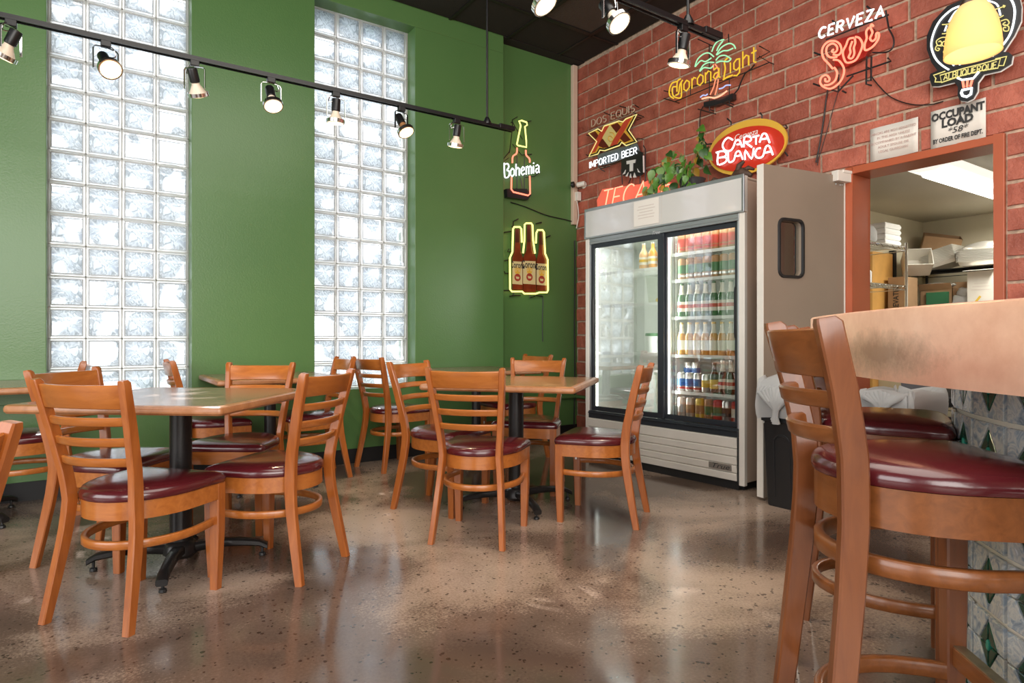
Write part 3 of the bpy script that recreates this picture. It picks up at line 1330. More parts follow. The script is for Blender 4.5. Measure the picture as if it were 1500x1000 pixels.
def wp(mb, name, mat, root, smooth=35, bevel=0, top=None):
    """part given in room coordinates, stored relative to its thing"""
    o = mb.build(name, mat, root, smooth, bevel)
    w = root.location if top is None else top
    o.data.transform(Matrix.Translation(-Vector(w)))
    return o


# ------------------------------------------------------------------ glass-door cooler
BEFORE = set(bpy.data.objects)
FX, FY0, FY1 = 3.5, 2.545, 4.005
BX = 4.13
fr_ = thing('beverage_cooler', 'tall white two-door glass cooler full of bottles and cans against the brick wall', 'refrigerator', (3.8, 3.27, 0))
m = MB()
m.bb(FX + .03, BX, FY0, FY0 + .035, .05, 2.05)
m.bb(FX + .03, BX, FY1 - .035, FY1, .05, 2.05)
m.bb(BX - .03, BX, FY0 + .035, FY1 - .035, .05, 2.05)
m.bb(FX + .10, BX, FY0 + .035, FY1 - .035, 1.80, 1.83)
m.bb(FX + .03, BX, FY0, FY1, 2.035, 2.06)
m.bb(FX + .10, BX, FY0 + .035, FY1 - .035, .34, .40)
wp(m, 'body', BEIGE_E, fr_, 0, .003)
m = MB()
m.bb(FX + .075, FX + .09, FY0 + .036, FY0 + .040, .41, 1.80)
m.bb(FX + .075, BX - .03, FY0 + .036, FY0 + .042, .40, 1.80)
m.bb(FX + .075, BX - .03, FY1 - .042, FY1 - .036, .40, 1.80)
m.bb(BX - .04, BX - .031, FY0 + .04, FY1 - .04, .40, 1.80)
m.bb(FX + .075, BX - .03, FY0 + .04, FY1 - .04, 1.785, 1.799)
m.bb(FX + .075, BX - .03, FY0 + .04, FY1 - .04, .401, .412)
wp(m, 'inner_liner', INNER, fr_, 0)
m = MB()      # white corner posts
m.bb(FX - .004, FX + .03, FY0 - .002, FY0 + .040, .03, 1.822)
m.bb(FX - .004, FX + .03, FY1 - .040, FY1 + .002, .03, 1.822)
m.bb(FX, FX + .06, FY0 + .04, FY1 - .04, .055, .345)
wp(m, 'front_post', WHITE_E, fr_, 0, .004)
m = MB()      # header
m.bb(FX - .010, FX + .04, FY0, FY1, 1.828, 2.066)
hd = wp(m, 'header_box', WHITE_E, fr_, 0, .003)
m = MB()
m.bb(FX - .016, FX - .004, FY0 - .003, FY1 + .003, 2.048, 2.072)
m.bb(FX - .016, FX - .004, FY0 - .003, FY1 + .003, 1.822, 1.834)
m.bb(FX - .016, FX - .004, FY0 - .003, FY0 + .014, 1.834, 2.048)
m.bb(FX - .016, FX - .004, FY1 - .014, FY1 + .003, 1.834, 2.048)
wp(m, 'header_trim', ALU, fr_, 0, .002)
HPAN = plain('glossy_white_sign_panel', (.66, .64, .62), .06, spec=.9, coat=1.0)
m = MB()
m.bb(FX - .0145, FX - .008, FY0 + .014, 3.205, 1.834, 2.048)
m.bb(FX - .0145, FX - .008, 3.210, FY1 - .014, 1.834, 2.048)
wp(m, 'header_panel', HPAN, fr_, 0)
nt_ = thing('paper_notice', 'white paper notice taped to the header panel of the cooler', 'paper', (FX - .018, 3.35, 1.945))
m = MB().box((0, 0, 0), (.001, .24, .19))
m.build('sheet', PAPER, nt_, 0)


def wallM(loc, right, up):
    r_, u_ = Vector(right).normalized(), Vector(up).normalized()
    n_ = r_.cross(u_)
    M = Matrix((r_, u_, n_)).transposed().to_4x4()
    M.translation = Vector(loc)
    return M


REDR = (0, -1, 0)          # to the viewer's right on the red wall
LINEG = plain('faint_grey_print', (.66, .58, .52), .7)
for i, w in enumerate((.15, .17, .13, .16, .15)):
    MB().box((-.0008, .0, .05 - i * .022), (.0004, w, .006)).build('printed_line', LINEG, nt_, 0)
m = MB()
m.bb(FX - .002, FX + .04, FY0 + .042, FY1 - .042, 1.775, 1.822)
m.bb(FX + .0, FX + .04, FY0 + .042, FY0 + .056, .345, 1.775)
m.bb(FX + .0, FX + .04, FY1 - .056, FY1 - .042, .345, 1.775)
m.bb(FX - .004, FX + .005, FY0 + .042, FY1 - .042, 1.79, 1.796)
wp(m, 'door_track', ALU, fr_, 0, .002)
m = MB()
m.bb(FX - .012, FX + .05, FY0 + .042, FY1 - .042, .345, .402)
m.bb(FX - .02, FX + .02, FY0 + .042, FY1 - .042, .382, .392)
wp(m, 'door_sill', CHAR, fr_, 0, .003)
for (y0, y1, x, hy, lab) in ((3.205, 3.945, FX + .004, 3.915, 'left'), (2.605, 3.245, FX + .028, 2.618, 'right')):
    m = MB()
    w = .038
    m.bb(x, x + .018, y0, y1, .405, .405 + .035)
    m.bb(x, x + .018, y0, y1, 1.775 - .034, 1.775)
    m.bb(x, x + .018, y0, y0 + (.055 if lab == 'left' else .03), .44, 1.741)
    m.bb(x, x + .018, y1 - (.03 if lab == 'left' else .05), y1, .44, 1.741)
    d = wp(m, 'door_frame', CHAR, fr_, 0, .004)
    g = wp(MB().bb(x + .007, x + .011, y0 + .02, y1 - .02, .43, 1.75), 'glass', PANE, fr_, 0)
    g.parent = d
    hh = MB().sweep([(x - .006, hy, 1.00), (x - .012, hy, 1.03), (x - .012, hy, 1.31), (x - .006, hy, 1.34)], Vector((0, .012, 0)), Vector((.010, 0, 0)), .4)
    hnd = wp(hh, 'handle', BLACKP, fr_)
    hnd.parent = d
# label plate in script on the track
text('maker_script', 'True', plain('silver_script', (.8, .8, .82), .3, .5), fr_, wallM(Vector((FX - .0055, 3.27, 1.782)) - fr_.location, REDR, (0, 0, 1)), .04, shear=.4)
for i, (a, b) in enumerate(((.344, .271), (.271, .218), (.218, .162), (.162, .110), (.110, .055))):
    m = MB()
    m.sweep([(0, FY0 + .045, 0), (0, FY1 - .045, 0)], Vector((.011, 0, .0)), Vector((-.004, 0, (a - b) / 2 - .0025)), .3)
    o = wp(m, 'louver', WHITE_E, fr_, 0)
    o.location = Vector((FX - .010, 0, (a + b) / 2))
m = MB().bb(FX - .004, FX + .03, FY0 + .04, FY1 - .04, .0, .055)
m.bb(FX + .03, BX, FY0 + .02, FY1 - .02, .0, .05)
m.bb(FX - .016, FX + .0, FY0 + .040, FY0 + .046, .05, .345)
wp(m, 'base', BLACKP, fr_, 0)
PLATE = plain('grey_badge_plate', (.30, .27, .24), .35, .4)
bd = wp(MB().bb(FX - .026, FX - .02, 2.625, 2.80, .120, .160), 'badge', PLATE, fr_, 0, .002)
tt = text('badge_script', 'True', INK, fr_, wallM(Vector((FX - .0265, 2.712, .14)) - fr_.location, REDR, (0, 0, 1)), .045, sx=1.6, shear=.3)
# inner lamp and shelves
wp(MB().lathe([(.012, .43), (.012, 1.76)], 10, c=(FX + .065, 3.215, 0), caps=True), 'lamp_tube', LITPAN, fr_)
wp(MB().lathe([(.010, .43), (.010, 1.76)], 10, c=(FX + .07, 3.945, 0), caps=True), 'lamp_tube', LITPAN, fr_)
lamp('cooler_light', 'AREA', Vector((FX + .10, 3.27, 1.78)) - fr_.location, (0, 0, 0), 5, (.95, 1, .94), .1, 1.2, parent=fr_)
lamp('cooler_light_side', 'AREA', Vector((FX + .085, 3.16, 1.1)) - fr_.location, aim((.5, -1, 0)), 3, (.97, 1, .95), .05, 1.2, parent=fr_)
lamp('cooler_light_left', 'AREA', Vector((FX + .085, 3.27, 1.1)) - fr_.location, aim((.5, 1, 0)), 2.5, (.97, 1, .95), .05, 1.2, parent=fr_)
wp(MB().bb(FX + .08, BX - .04, 3.20, 3.235, .41, 1.785), 'centre_divider', INNER, fr_, 0)
SHR = [1.621, 1.426, 1.153, .875, .608]
SHL = [1.538, 1.269, .882]
for zl, (y0, y1) in [(z, (2.60, 3.195)) for z in SHR] + [(z, (3.24, 3.95)) for z in SHL]:
    m = MB()
    for i in range(9):
        x = FX + .105 + i * .052
        m.tube([(x, y0, zl - .008), (x, y1, zl - .008)], .003, 5)
    m.bb(FX + .085, FX + .095, y0, y1, zl - .018, zl + .004)
    n = int((y1 - y0) / .03)
    for i in range(n):
        y = y0 + (i + .5) * (y1 - y0) / n
        m.bb(FX + .09, BX - .07, y - .0015, y + .0015, zl - .005, zl - .002)
    wp(m, 'wire_shelf', INNER, fr_, 0)
for y in (2.592, 3.19):
    m = MB()
    m.bb(FX + .10, FX + .115, y - .004, y + .004, .42, 1.78)
    wp(m, 'shelf_standard', ALU, fr_, 0)

# --- what stands in the cooler
AMBER = plain('amber_bottle_glass', (.20, .055, .008), .08, coat=.6)
DARKB = plain('dark_bottle_glass', (.018, .008, .005), .08, coat=.6)
GREENB = plain('green_bottle_glass', (.015, .10, .02), .08, coat=.6)
PALEB = plain('pale_beer_bottle_glass', (.62, .30, .07), .1, coat=.6)
JUICE = plain('orange_juice', (.72, .30, .03), .2, coat=.4)
LABW = plain('cream_label', (.78, .74, .62), .5)
LABR = plain('red_print', (.55, .04, .03), .45)
LABB = plain('blue_print', (.05, .16, .42), .4)
LABY = plain('yellow_print', (.75, .48, .05), .4)
LABT = plain('tan_print', (.42, .20, .08), .45)
LABG = plain('dark_green_print', (.04, .16, .05), .4)
CANM = plain('can_aluminium', (.70, .69, .66), .28, .8)
CANP = plain('pale_pink_can', (.62, .50, .42), .3, .4)
GOLDF = plain('gold_foil', (.62, .40, .14), .3, .6)


def bottle(name, label, loc, glass, lab, cap, h=.235, r=.0305, band=None, foil=None, group=None, mark=None):
    t = thing(name, label, 'bottle', loc, 0, group)
    k = h / .235
    MB().lathe([(r * .9, 0), (r, .006), (r, .125 * k), (r * .93, .14 * k), (r * .5, .17 * k), (.0135, .19 * k), (.0135, .222 * k), (.0, .222 * k)], 14, caps=True).build('glass', glass, t, 50)
    MB().lathe([(r + .0006, .035 * k), (r + .0006, .105 * k)], 14).build('paper_label', lab, t, 50)
    if band:
        MB().lathe([(r + .001, .060 * k), (r + .001, .084 * k)], 14).build('label_band', band, t, 50)
    MB().lathe([(.0148, .222 * k), (.0148, .235 * k), (.0, .236 * k)], 12, caps=True).build('cap', cap, t, 50)
    if foil:
        MB().lathe([(r * .72, .156 * k), (r * .5 + .001, .1705 * k), (.0143, .19 * k), (.0143, .222 * k)], 14).build('neck_label', foil, t, 50)
    return t


def can(name, label, loc, body, band, h=.122, r=.033, group=None, band2=None):
    t = thing(name, label, 'can', loc, 0, group)
    MB().lathe([(r * .82, 0), (r, .008), (r, h - .012), (r * .82, h - .002), (r * .78, h), (r * .72, h - .004), (0, h - .004)], 16, caps=True).build('body', body, t, 40)
    MB().lathe([(r + .0005, h * .28), (r + .0005, h * .68)], 16).build('printed_band', band, t, 40)
    if band2:
        MB().lathe([(r + .001, h * .12), (r + .001, h * .22)], 16).build('lower_stripe', band2, t, 40)
    return t


ORD = ['first', 'second', 'third', 'fourth', 'fifth', 'sixth', 'seventh', 'eighth', 'ninth', 'tenth', 'eleventh', 'twelfth', 'thirteenth']


def row(proto, label, group, x, ys, z, first=False):
    """label: what it looks like | where the row stands"""
    index_kids()
    what, where = label.split('|')
    for i, y in enumerate(ys):
        lab = '%s, %s from the left %s' % (what.strip(), ORD[i], where.strip())
        if i == 0 and first:
            proto['label'] = lab
            continue
        dup(proto, lab, (x, y, z), None, group)


X0 = FX + .135
# top shelf right: red and tan cartons of tall cans
p = can('drink_can', 'tall red and tan can | on the cooler top shelf', (X0, 3.135, SHR[0] + .004), LABT, LABR, .150, .033, 'red cans on the top shelf', LABR)
row(p, p['label'], p['group'], X0, [3.135 - .07 * i for i in range(8)], SHR[0] + .004, True)
p = can('drink_can', 'tall tan and green can | on the cooler second shelf', (X0, 3.135, SHR[1] + .004), LABT, LABG, .155, .031, 'tan printed cans on the second shelf', CANM)
row(p, p['label'], p['group'], X0, [3.135 - .07 * i for i in range(8)], SHR[1] + .004, True)
p = bottle('beer_bottle', 'green beer bottle | on the cooler middle shelf', (X0, 3.14, SHR[2] + .004), GREENB, LABW, GREENB, .245, .031, LABR, LABW, 'green bottles on the middle shelf')
row(p, p['label'], p['group'], X0, [3.14 - .068 * i for i in range(8)], SHR[2] + .004, True)
p = bottle('beer_bottle', 'pale gold beer bottle | on the cooler fourth shelf', (X0, 3.14, SHR[3] + .004), PALEB, LABW, GOLDF, .235, .031, None, LABW, 'gold bottles on the fourth shelf')
row(p, p['label'], p['group'], X0, [3.14 - .068 * i for i in range(8)], SHR[3] + .004, True)
z5 = SHR[4] + .004
p = can('drink_can', 'white and blue can | on the cooler fifth shelf', (X0, 3.14, z5), CANM, LABB, .135, .032, 'white and blue cans', LABR)
row(p, p['label'], p['group'], X0, [3.14, 3.07, 3.0], z5, True)
row(p, 'white can raised on the back row | on the cooler fifth shelf', 'white and blue cans', X0 + .09, [3.15, 3.08], z5 + .075)
p = can('drink_can', 'yellow-labelled can between white cans and dark bottles in the cooler', (X0, 2.93, z5), CANM, LABY, .130, .033)
p = bottle('beer_bottle', 'brown bottle with tan label next to the yellow can in the cooler', (X0, 2.862, z5), DARKB, LABY, DARKB, .215, .033)
p = bottle('beer_bottle', 'dark bottle with white label | of three on the cooler fifth shelf', (X0, 2.795, z5), DARKB, LABW, CANM, .235, .030, LABR, LABW, 'dark bottles on the fifth shelf')
row(p, p['label'], p['group'], X0, [2.795, 2.730, 2.665], z5, True)
z6 = .416
for y, A_, B_, lb in ((3.13, CANP, CANM, 'pale pink-grey can at the left of the bottom shelf in the cooler'), (3.055, CANP, LABT, 'pinkish tan can second on the bottom shelf of the cooler'),
                      (2.975, LABY, LABT, 'yellow and orange can on the bottom shelf of the cooler'), (2.90, LABT, LABG, 'brown and green printed can on the bottom shelf of the cooler'),
                      (2.828, LABR, LABG, 'dark red printed can on the bottom shelf of the cooler'), (2.756, CANM, INK, 'silver and black can on the bottom shelf of the cooler'),
                      (2.684, LABR, LABW, 'red and white can at the right end of the bottom shelf')):
    can('drink_can', lb, (X0 - .01, y, z6), A_, B_, .150, .033)
tag(MB().box((0, 0, 0), (.10, .17, .10)).build('small_box', GREENBOX, None, 0, .002), 'green carton behind the cans on the bottom shelf of the cooler', 'box').location = (X0 + .16, 3.0, .416 + .12)
bpy.data.objects['small_box'].location.z = .416 + .05
# left compartment
for y, lb, c_ in ((3.50, 'leftmost juice bottle on the upper left shelf of the cooler', plain('peach_juice', (.75, .45, .22), .25, coat=.4)), (3.41, 'orange juice bottle in the middle of three in the cooler', JUICE), (3.32, 'pale juice bottle with red and white label nearest the cooler divider', LABW)):
    bottle('juice_bottle', lb, (X0, y, SHL[0] + .004), c_, LABW if c_ is not LABW else LABR, CANM, .20, .036, LABY)
tb = thing('plastic_tub', 'clear tall tub with yellow food on the second left shelf of the cooler', 'container', (X0 + .10, 3.40, SHL[1] + .004))
MB().ring([[Vector((a * s, b * s * .8, z)) for a, b in ((-1, -1), (1, -1), (1, 1), (-1, 1))] for s, z in ((.085, 0), (.10, .20), (.108, .205), (.108, .215))]).build('tub', CLEARP, tb, 0, .004)
yf = MB()
for i in range(14):
    a, r_ = random.uniform(0, 6.28), random.uniform(0, .045)
    yf.lathe([(0, -.018), (.016, -.008), (.018, .004), (0, .018)], 8, c=(r_ * math.cos(a), r_ * math.sin(a), .022 + random.uniform(0, .02)))
o = yf.build('yellow_food', plain('yellow_cheese', (.75, .52, .12), .5), tb)
o['kind'] = 'stuff'
for i, (y, lb) in enumerate(((3.44, 'white squat tub on the third left shelf of the cooler'), (3.31, 'white carton leaning by the cooler divider on the third left shelf'))):
    q = thing('food_tub', lb, 'container', (X0 + .04, y, SHL[2] + .004))
    MB().lathe([(.045, 0), (.055, .13), (.060, .135), (.060, .15), (0, .152)], 16, caps=True).build('tub', INNER, q)
    MB().lathe([(.061, .13), (.061, .152), (0, .154)], 16, caps=True).build('lid', FOAM if i else LABG, q)
bk = thing('white_bucket', 'large white bucket with lid at the bottom left of the cooler', 'bucket', (FX + .30, 3.56, .413))
MB().lathe([(.13, 0), (.155, .30), (.160, .305)], 24, caps=True).build('bucket', INNER, bk)
MB().lathe([(.167, .295), (.167, .325), (.155, .332), (0, .332)], 24, caps=True).build('lid', FOAM, bk)
bk = thing('food_crate', 'pale rectangular tub beside the bucket at the bottom of the cooler', 'container', (FX + .27, 3.33, .413))
MB().ring([[Vector((a * s, b * s * .8, z)) for a, b in ((-1, -1), (1, -1), (1, 1), (-1, 1))] for s, z in ((.09, 0), (.105, .30), (.112, .305), (.112, .32))]).build('tub', CLEARP, bk, 0, .005)
MB().box((0, 0, .33), (.225, .18, .02)).build('lid', FOAM, bk, 0, .004)

# --- on top of the cooler: trailing plant and driftwood
pl = thing('potted_vine', 'trailing heart-leaved vine in a dark pot on top of the cooler', 'plant', (3.84, 3.20, 2.064))
MB().lathe([(.07, 0), (.085, .02), (.095, .13), (.105, .15), (.095, .155), (.085, .13), (0, .12)], 20, caps=True).build('pot', POTM, pl)


def leaf_mesh(s, mat, bend):
    ol = [(0, 0), (.28, .12), (.46, .36), (.46, .62), (.30, .90), (.10, 1.12), (0, 1.30)]
    vs, fs = [], []
    for i, (x, y) in enumerate(ol):
        z = -bend * y * y
        for sx in (-1, 0, 1):
            vs.append((sx * x * s, y * s, (z + abs(sx) * x * .35) * s))
    for i in range(len(ol) - 1):
        for j in (0, 1):
            fs.append((i * 3 + j, i * 3 + j + 1, (i + 1) * 3 + j + 1, (i + 1) * 3 + j))
    me = bpy.data.meshes.new('leaf')
    me.from_pydata(vs, [], fs)
    me.materials.append(mat)
    me.shade_smooth()
    return me


LM = [[leaf_mesh(s, mt, .25) for s in (.050, .062, .074)] for mt in LEAFS]
rl = random.Random(11)
rope = []


def vine(pts, nleaf, weights=(5, 3, 3, 1)):
    P = catmull([Vector(p) for p in pts], 6)
    rope.append(P)
    nleaf = int(nleaf * 1.8)
    for i in range(nleaf):
        p = P[int((i + .6) / nleaf * (len(P) - 1))]
        mi = rl.choices(range(4), weights)[0]
        o = bpy.data.objects.new('leaf', rl.choice(LM[mi]))
        o.location = p + Vector((rl.uniform(-.05, .02), rl.uniform(-.03, .03), rl.uniform(-.03, .03)))
        # leaves hang and face the room
        nrm = Vector((-1, rl.uniform(-.7, .7), rl.uniform(-.1, .9))).normalized()
        dn = Vector((rl.uniform(-.3, .3), rl.uniform(-.6, .6), -1 + rl.uniform(0, .8)))
        yv = (dn - nrm * dn.dot(nrm)).normalized()
        xv = yv.cross(nrm)
        o.rotation_euler = Matrix((xv, yv, nrm)).transposed().to_euler()
        o.parent = pl
        COL.objects.link(o)


# offsets relative to the pot: -y is to the viewer's right
vine([(0, 0, .14), (-.05, .10, .30), (-.08, .22, .26), (-.14, .32, .10), (-.16, .36, -.02)], 12, (5, 4, 2, 2))
vine([(0, 0, .14), (-.06, .05, .26), (-.12, .14, .22), (-.20, .20, .08), (-.22, .22, .0)], 11, (5, 4, 2, 1))
vine([(0, 0, .14), (-.04, -.06, .28), (-.06, -.12, .40), (-.05, -.16, .36), (-.08, -.20, .22)], 9, (4, 1, 5, 1))
vine([(0, 0, .14), (-.08, -.03, .24), (-.16, -.08, .16), (-.20, -.12, .04)], 9, (6, 1, 3, 0))
vine([(0, 0, .14), (-.02, .06, .34), (-.03, .16, .40), (-.03, .26, .34), (-.06, .33, .22)], 9, (4, 4, 2, 1))
vine([(0, 0, .14), (.0, -.02, .32), (.02, -.08, .50), (.03, -.10, .47)], 6, (3, 2, 4, 1))
vine([(0, 0, .14), (-.12, .08, .16), (-.22, .12, .10), (-.24, .10, .02)], 7, (5, 3, 2, 1))
sm = MB()
for P in rope:
    sm.tube(P, .0028, 5)
sm.build('stem', STEM, pl)
wd = thing('driftwood_piece', 'gnarled dark driftwood piece lying on the cooler top at its front right edge', 'driftwood', (3.60, 2.66, 2.062))
m = MB()
m.tube([(0, .16, .016), (0, .10, .022), (.01, .05, .030), (.0, .0, .055), (0, -.04, .05), (.01, -.10, .02)], [.010, .018, .016, .030, .034, .014], 9)
m.tube([(0, .0, .05), (-.01, -.02, .10), (.0, -.05, .125)], [.022, .020, .010], 8)
m.tube([(0, -.03, .05), (.02, -.07, .08), (.02, -.11, .06)], [.02, .016, .008], 8)
m.tube([(0, .12, .02), (-.02, .17, .035), (-.01, .20, .025)], [.014, .022, .012], 8)
m.build('branch', plain('dark_driftwood', (.07, .035, .022), .6, var=.4, vscale=40), wd, 50)

ps = thing('paper_strip', 'narrow printed paper strip stuck on the side of the cooler near the door', 'paper', (3.86, FY0 - .004, 1.60))
MB().bb(-.035, .035, -.002, .002, -.11, .11).build('strip', plain('tan_paper', (.62, .40, .20), .6), ps, 0)
for i in range(7):
    MB().bb(-.022, .022, -.003, -.0015, .07 - i * .022, .076 - i * .022).build('printed_line', INK, ps, 0)

# the cooler stands a little askew to the wall: turn it and all it carries
PIV, CA = Vector((3.515, 3.27, 0)), R(4.0)
for o in set(bpy.data.objects) - BEFORE:
    if o.parent is None:
        d = o.location - PIV
        d.rotate(Matrix.Rotation(CA, 3, 'Z'))
        o.location = PIV + Vector((.004, 0, 0)) + d
        o.rotation_euler.z += CA

# ------------------------------------------------------------------ swing door, bins
dr = struct(bpy.data.objects.new('door_1', None))
COL.objects.link(dr)
dr.location = (4.165, 2.235, 0)
dvec = Vector((3.44, 2.35, 0)) - Vector((4.165, 2.235, 0))
dr.rotation_euler = (0, 0, math.atan2(dvec.y, dvec.x))
DL = dvec.length
# local x runs from the hinge to the free edge; local +y looks towards the room's right side
wx, wz, ww, wh_ = DL - .235, 1.565, .195, .345


def rrect(w, h, r, n=5):
    pts = []
    for cx, cz, a0 in ((1, 1, 0), (-1, 1, 90), (-1, -1, 180), (1, -1, 270)):
        for k in range(n):
            a = R(a0 + 90 * k / (n - 1))
            pts.append((cx * (w / 2 - r) + r * math.cos(a), cz * (h / 2 - r) + r * math.sin(a)))
    return pts


def panel_with_hole(x0, x1, z0, z1, hx, hz, w, h, r, y):
    """face with a rounded hole as one mesh, returned as verts and quads"""
    arcs = rrect(w, h, r)
    vs, fs = [], []

    def face(pts):
        o = len(vs)
        vs.extend(Vector((a, y, b)) for a, b in pts)
        fs.append(tuple(range(o, o + len(pts))))
    l, r_, b_, t_ = hx - w / 2, hx + w / 2, hz - h / 2, hz + h / 2
    face([(x0, z0), (x1, z0), (x1, b_), (x0, b_)])
    face([(x0, t_), (x1, t_), (x1, z1), (x0, z1)])
    face([(x0, b_), (l, b_), (l, t_), (x0, t_)])
    face([(r_, b_), (x1, b_), (x1, t_), (r_, t_)])
    for q, (cx, cz) in enumerate(((r_, t_), (l, t_), (l, b_), (r_, b_))):
        arc_ = arcs[q * 5:q * 5 + 5]
        for (a, b), (c, d) in zip(arc_, arc_[1:]):
            face([(cx, cz), (hx + a, hz + b), (hx + c, hz + d)])
    return vs, fs


m = MB()
T = .044
for y in (-T / 2, T / 2):
    vs, fs = panel_with_hole(0, DL, .02, 2.07, wx, wz, ww, wh_, .035, y)
    m.add(vs, fs)
hole = rrect(ww, wh_, .035)
m.ring([[Vector((wx + a, y, wz + b)) for a, b in hole] for y in (-T / 2, T / 2)], 0, True, False)
m.ring([[Vector((a, y, b)) for a, b in ((0, .02), (DL, .02), (DL, 2.07), (0, 2.07))] for y in (-T / 2, T / 2)], 0, True, False)
m.build('door_leaf', GREYD, dr, 0)
ed = MB()
ed.box((DL + .002, 0, 1.045), (.006, T + .004, 2.05))
ed.box((.004, 0, 1.045), (.010, T + .006, 2.05))
ed.build('edge_strip', WHITE_E, dr, 0)
for y in (-T / 2 - .006, T / 2 + .006):
    g = MB()
    l0 = rrect(ww + .034, wh_ + .034, .05)
    l1 = rrect(ww - .006, wh_ - .006, .032)
    s_ = 1 if y > 0 else -1
    g.ring([[Vector((wx + a, y - s_ * .007, wz + b)) for a, b in l0], [Vector((wx + a * .97, y + s_ * .006, wz + b * .985)) for a, b in l0],
            [Vector((wx + a * 1.04, y + s_ * .006, wz + b * 1.015)) for a, b in l1], [Vector((wx + a, y - s_ * .009, wz + b)) for a, b in l1]], 0, True, False)
    g.build('window_gasket', BLACKP, dr, 50)
MB().ring([[Vector((wx + a, y, wz + b)) for a, b in rrect(ww + .004, wh_ + .004, .035)] for y in (-.002, .002)]).build('window_glass', DPANE, dr, 0)
hg = MB()
hg.box((.05, .035, 2.06), (.13, .05, .07))
hg.box((.02, .02, 2.09), (.10, .09, .02))
hg.build('closer_bracket', WHITE_E, dr, 0, .004)
hg2 = MB()
for x, z in ((.03, 2.012), (.05, 2.010), (.09, 2.012)):
    hg2.lathe([(.004, -.004), (.005, 0), (.004, .003)], 8, c=(x, .026, z), caps=True)
hg2.build('screw', STEEL, dr)


def bin_(label, loc, rz, puff=0.0):
    t = thing('trash_bin', label, 'bin', (loc[0], loc[1], 0), rz, 'slim black bins by the kitchen door')
    # local x = long side
    def rect(a, b, z, r=.02):
        return [Vector((p[0], p[1], z)) for p in rrect(2 * a, 2 * b, r, 4)]
    m = MB()
    m.ring([rect(.215, .105, 0), rect(.22, .108, .015), rect(.238, .124, .50), rect(.240, .126, .505), rect(.247, .134, .508), rect(.252, .137, .60), rect(.258, .143, .605), rect(.258, .143, .63), rect(.249, .134, .63), rect(.24, .125, .50)], 0)
    m.build('body', BINM, t, 30)
    # raised arch ribs on the narrow ends and long sides
    for side in (-1, 1):
        rb_ = MB()
        pts = [(-.05, .06), (-.05, .38)] + [(-.05 * math.cos(PI * k / 8), .38 + .05 * math.sin(PI * k / 8)) for k in range(1, 8)] + [(.05, .38), (.05, .06)]
        rb_.tube([(side * (.2165 + (z / .5) * .0215), x, z) for x, z in pts], .006, 6)
        rb_.build('arch_rib', BINM, t)
        rb_ = MB()
        for cx in (-.11, .11):
            rb_.tube([(cx + x, side * (.1055 + (z / .5) * .0185), z) for x, z in pts], .006, 6)
        rb_.build('side_rib', BINM, t)
    with_liner = True
    if with_liner:
        loops = []
        n = 48
        rg = random.Random(3)
        ph_ = [rg.uniform(0, 6.28) for _ in range(4)]
        base = rrect(.52, .29, .03, 4)
        big = []
        for k in range(n):
            u = k / n * len(base)
            a, b = base[int(u) % len(base)], base[(int(u) + 1) % len(base)]
            f_ = u - int(u)
            big.append((a[0] + (b[0] - a[0]) * f_, a[1] + (b[1] - a[1]) * f_))
        for s_, z in ((1.01, .54), (1.05, .57), (1.07, .61), (1.05, .645 + puff * .3), (1.0, .655 + puff * .8), (.86, .655 + puff), (.80, .64 + puff * .7), (.84, .60), (.88, .5)):
            l = []
            for k, (a, b) in enumerate(big):
                w = .010 * math.sin(k * 1.9 + ph_[0]) + .008 * math.sin(k * 3.1 + ph_[1]) + .006 * math.sin(k * .7)
                zz = z + (.012 + puff * .16 * (z > .66)) * math.sin(k * 1.1 + ph_[2]) + (.018 * math.sin(k * .45 + 1.3) if s_ > 1 and z < .6 else 0)
                sc_ = s_ + w * 3
                l.append(Vector((a * sc_, b * sc_, zz)))
            loops.append(l)
        m = MB().ring(loops, 0, True, False)
        # knotted bunch at the narrow end facing the room
        for j in range(9):
            a = -.10 + .025 * j
            m.tube([(-.235, a * 1.1, .655 + puff * .7), (-.292, a * .9 + .01, .675 - abs(a) * .3 + puff * .3), (-.300, a * .45, .63), (-.292, a * .12, .585), (-.289, a * .10 + .005, .545), (-.283, a * .2 + .01, .50 + .012 * (j % 3))],
                   [.012, .020, .018, .010, .008, .011], 7)
        o = m.build('bin_liner', BAGM, t, 60)
    return t


b1 = bin_('slim black bin with knotted white liner, beside the cooler below the grey door', (3.60, 2.165), R(1), .10)
b2 = bin_('slim black bin behind the bar stools, draped with clear liner, by the doorway', (4.10, 1.83), R(4), .03)

# ------------------------------------------------------------------ kitchen beyond the doorway
KX, KY0, KY1, KH = 7.8, .3, 3.27, 2.3
struct(MB().bb(XM + .19, KX + .1, KY1, KY1 + .1, 0, KH + .1).build('wall_kitchen_left', CREAM, smooth=0))
struct(MB().bb(KX, KX + .1, KY0, KY1, 0, KH + .1).build('wall_kitchen_back', CREAM, smooth=0))
struct(MB().bb(XM + .19, KX + .1, KY0 - .1, KY0, 0, KH + .1).build('wall_kitchen_right', CREAM, smooth=0))
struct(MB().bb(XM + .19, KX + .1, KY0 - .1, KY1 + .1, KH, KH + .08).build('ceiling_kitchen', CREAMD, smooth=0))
fx = thing('fluorescent_fixture', 'long white fluorescent light fixture on the kitchen ceiling', 'light', (6.25, 2.11, KH - .001))
MB().ring([[Vector((x, a, b)) for a, b in ((-.15, 0), (-.13, -.05), (-.05, -.075), (.05, -.075), (.13, -.05), (.15, 0))] for x in (-1.15, 1.15)]).build('housing', plain('lit_white_diffuser', (.85, .83, .76), .5, emit=(1, .97, .88), es=.9), fx, 20)
MB().ring([[Vector((x, math.cos(2 * PI * k / 12) * .018 - .09, -.075 + math.sin(2 * PI * k / 12) * .018)) for k in range(12)] for x in (-1.12, 1.10)]).build('tube', TUBE, fx)
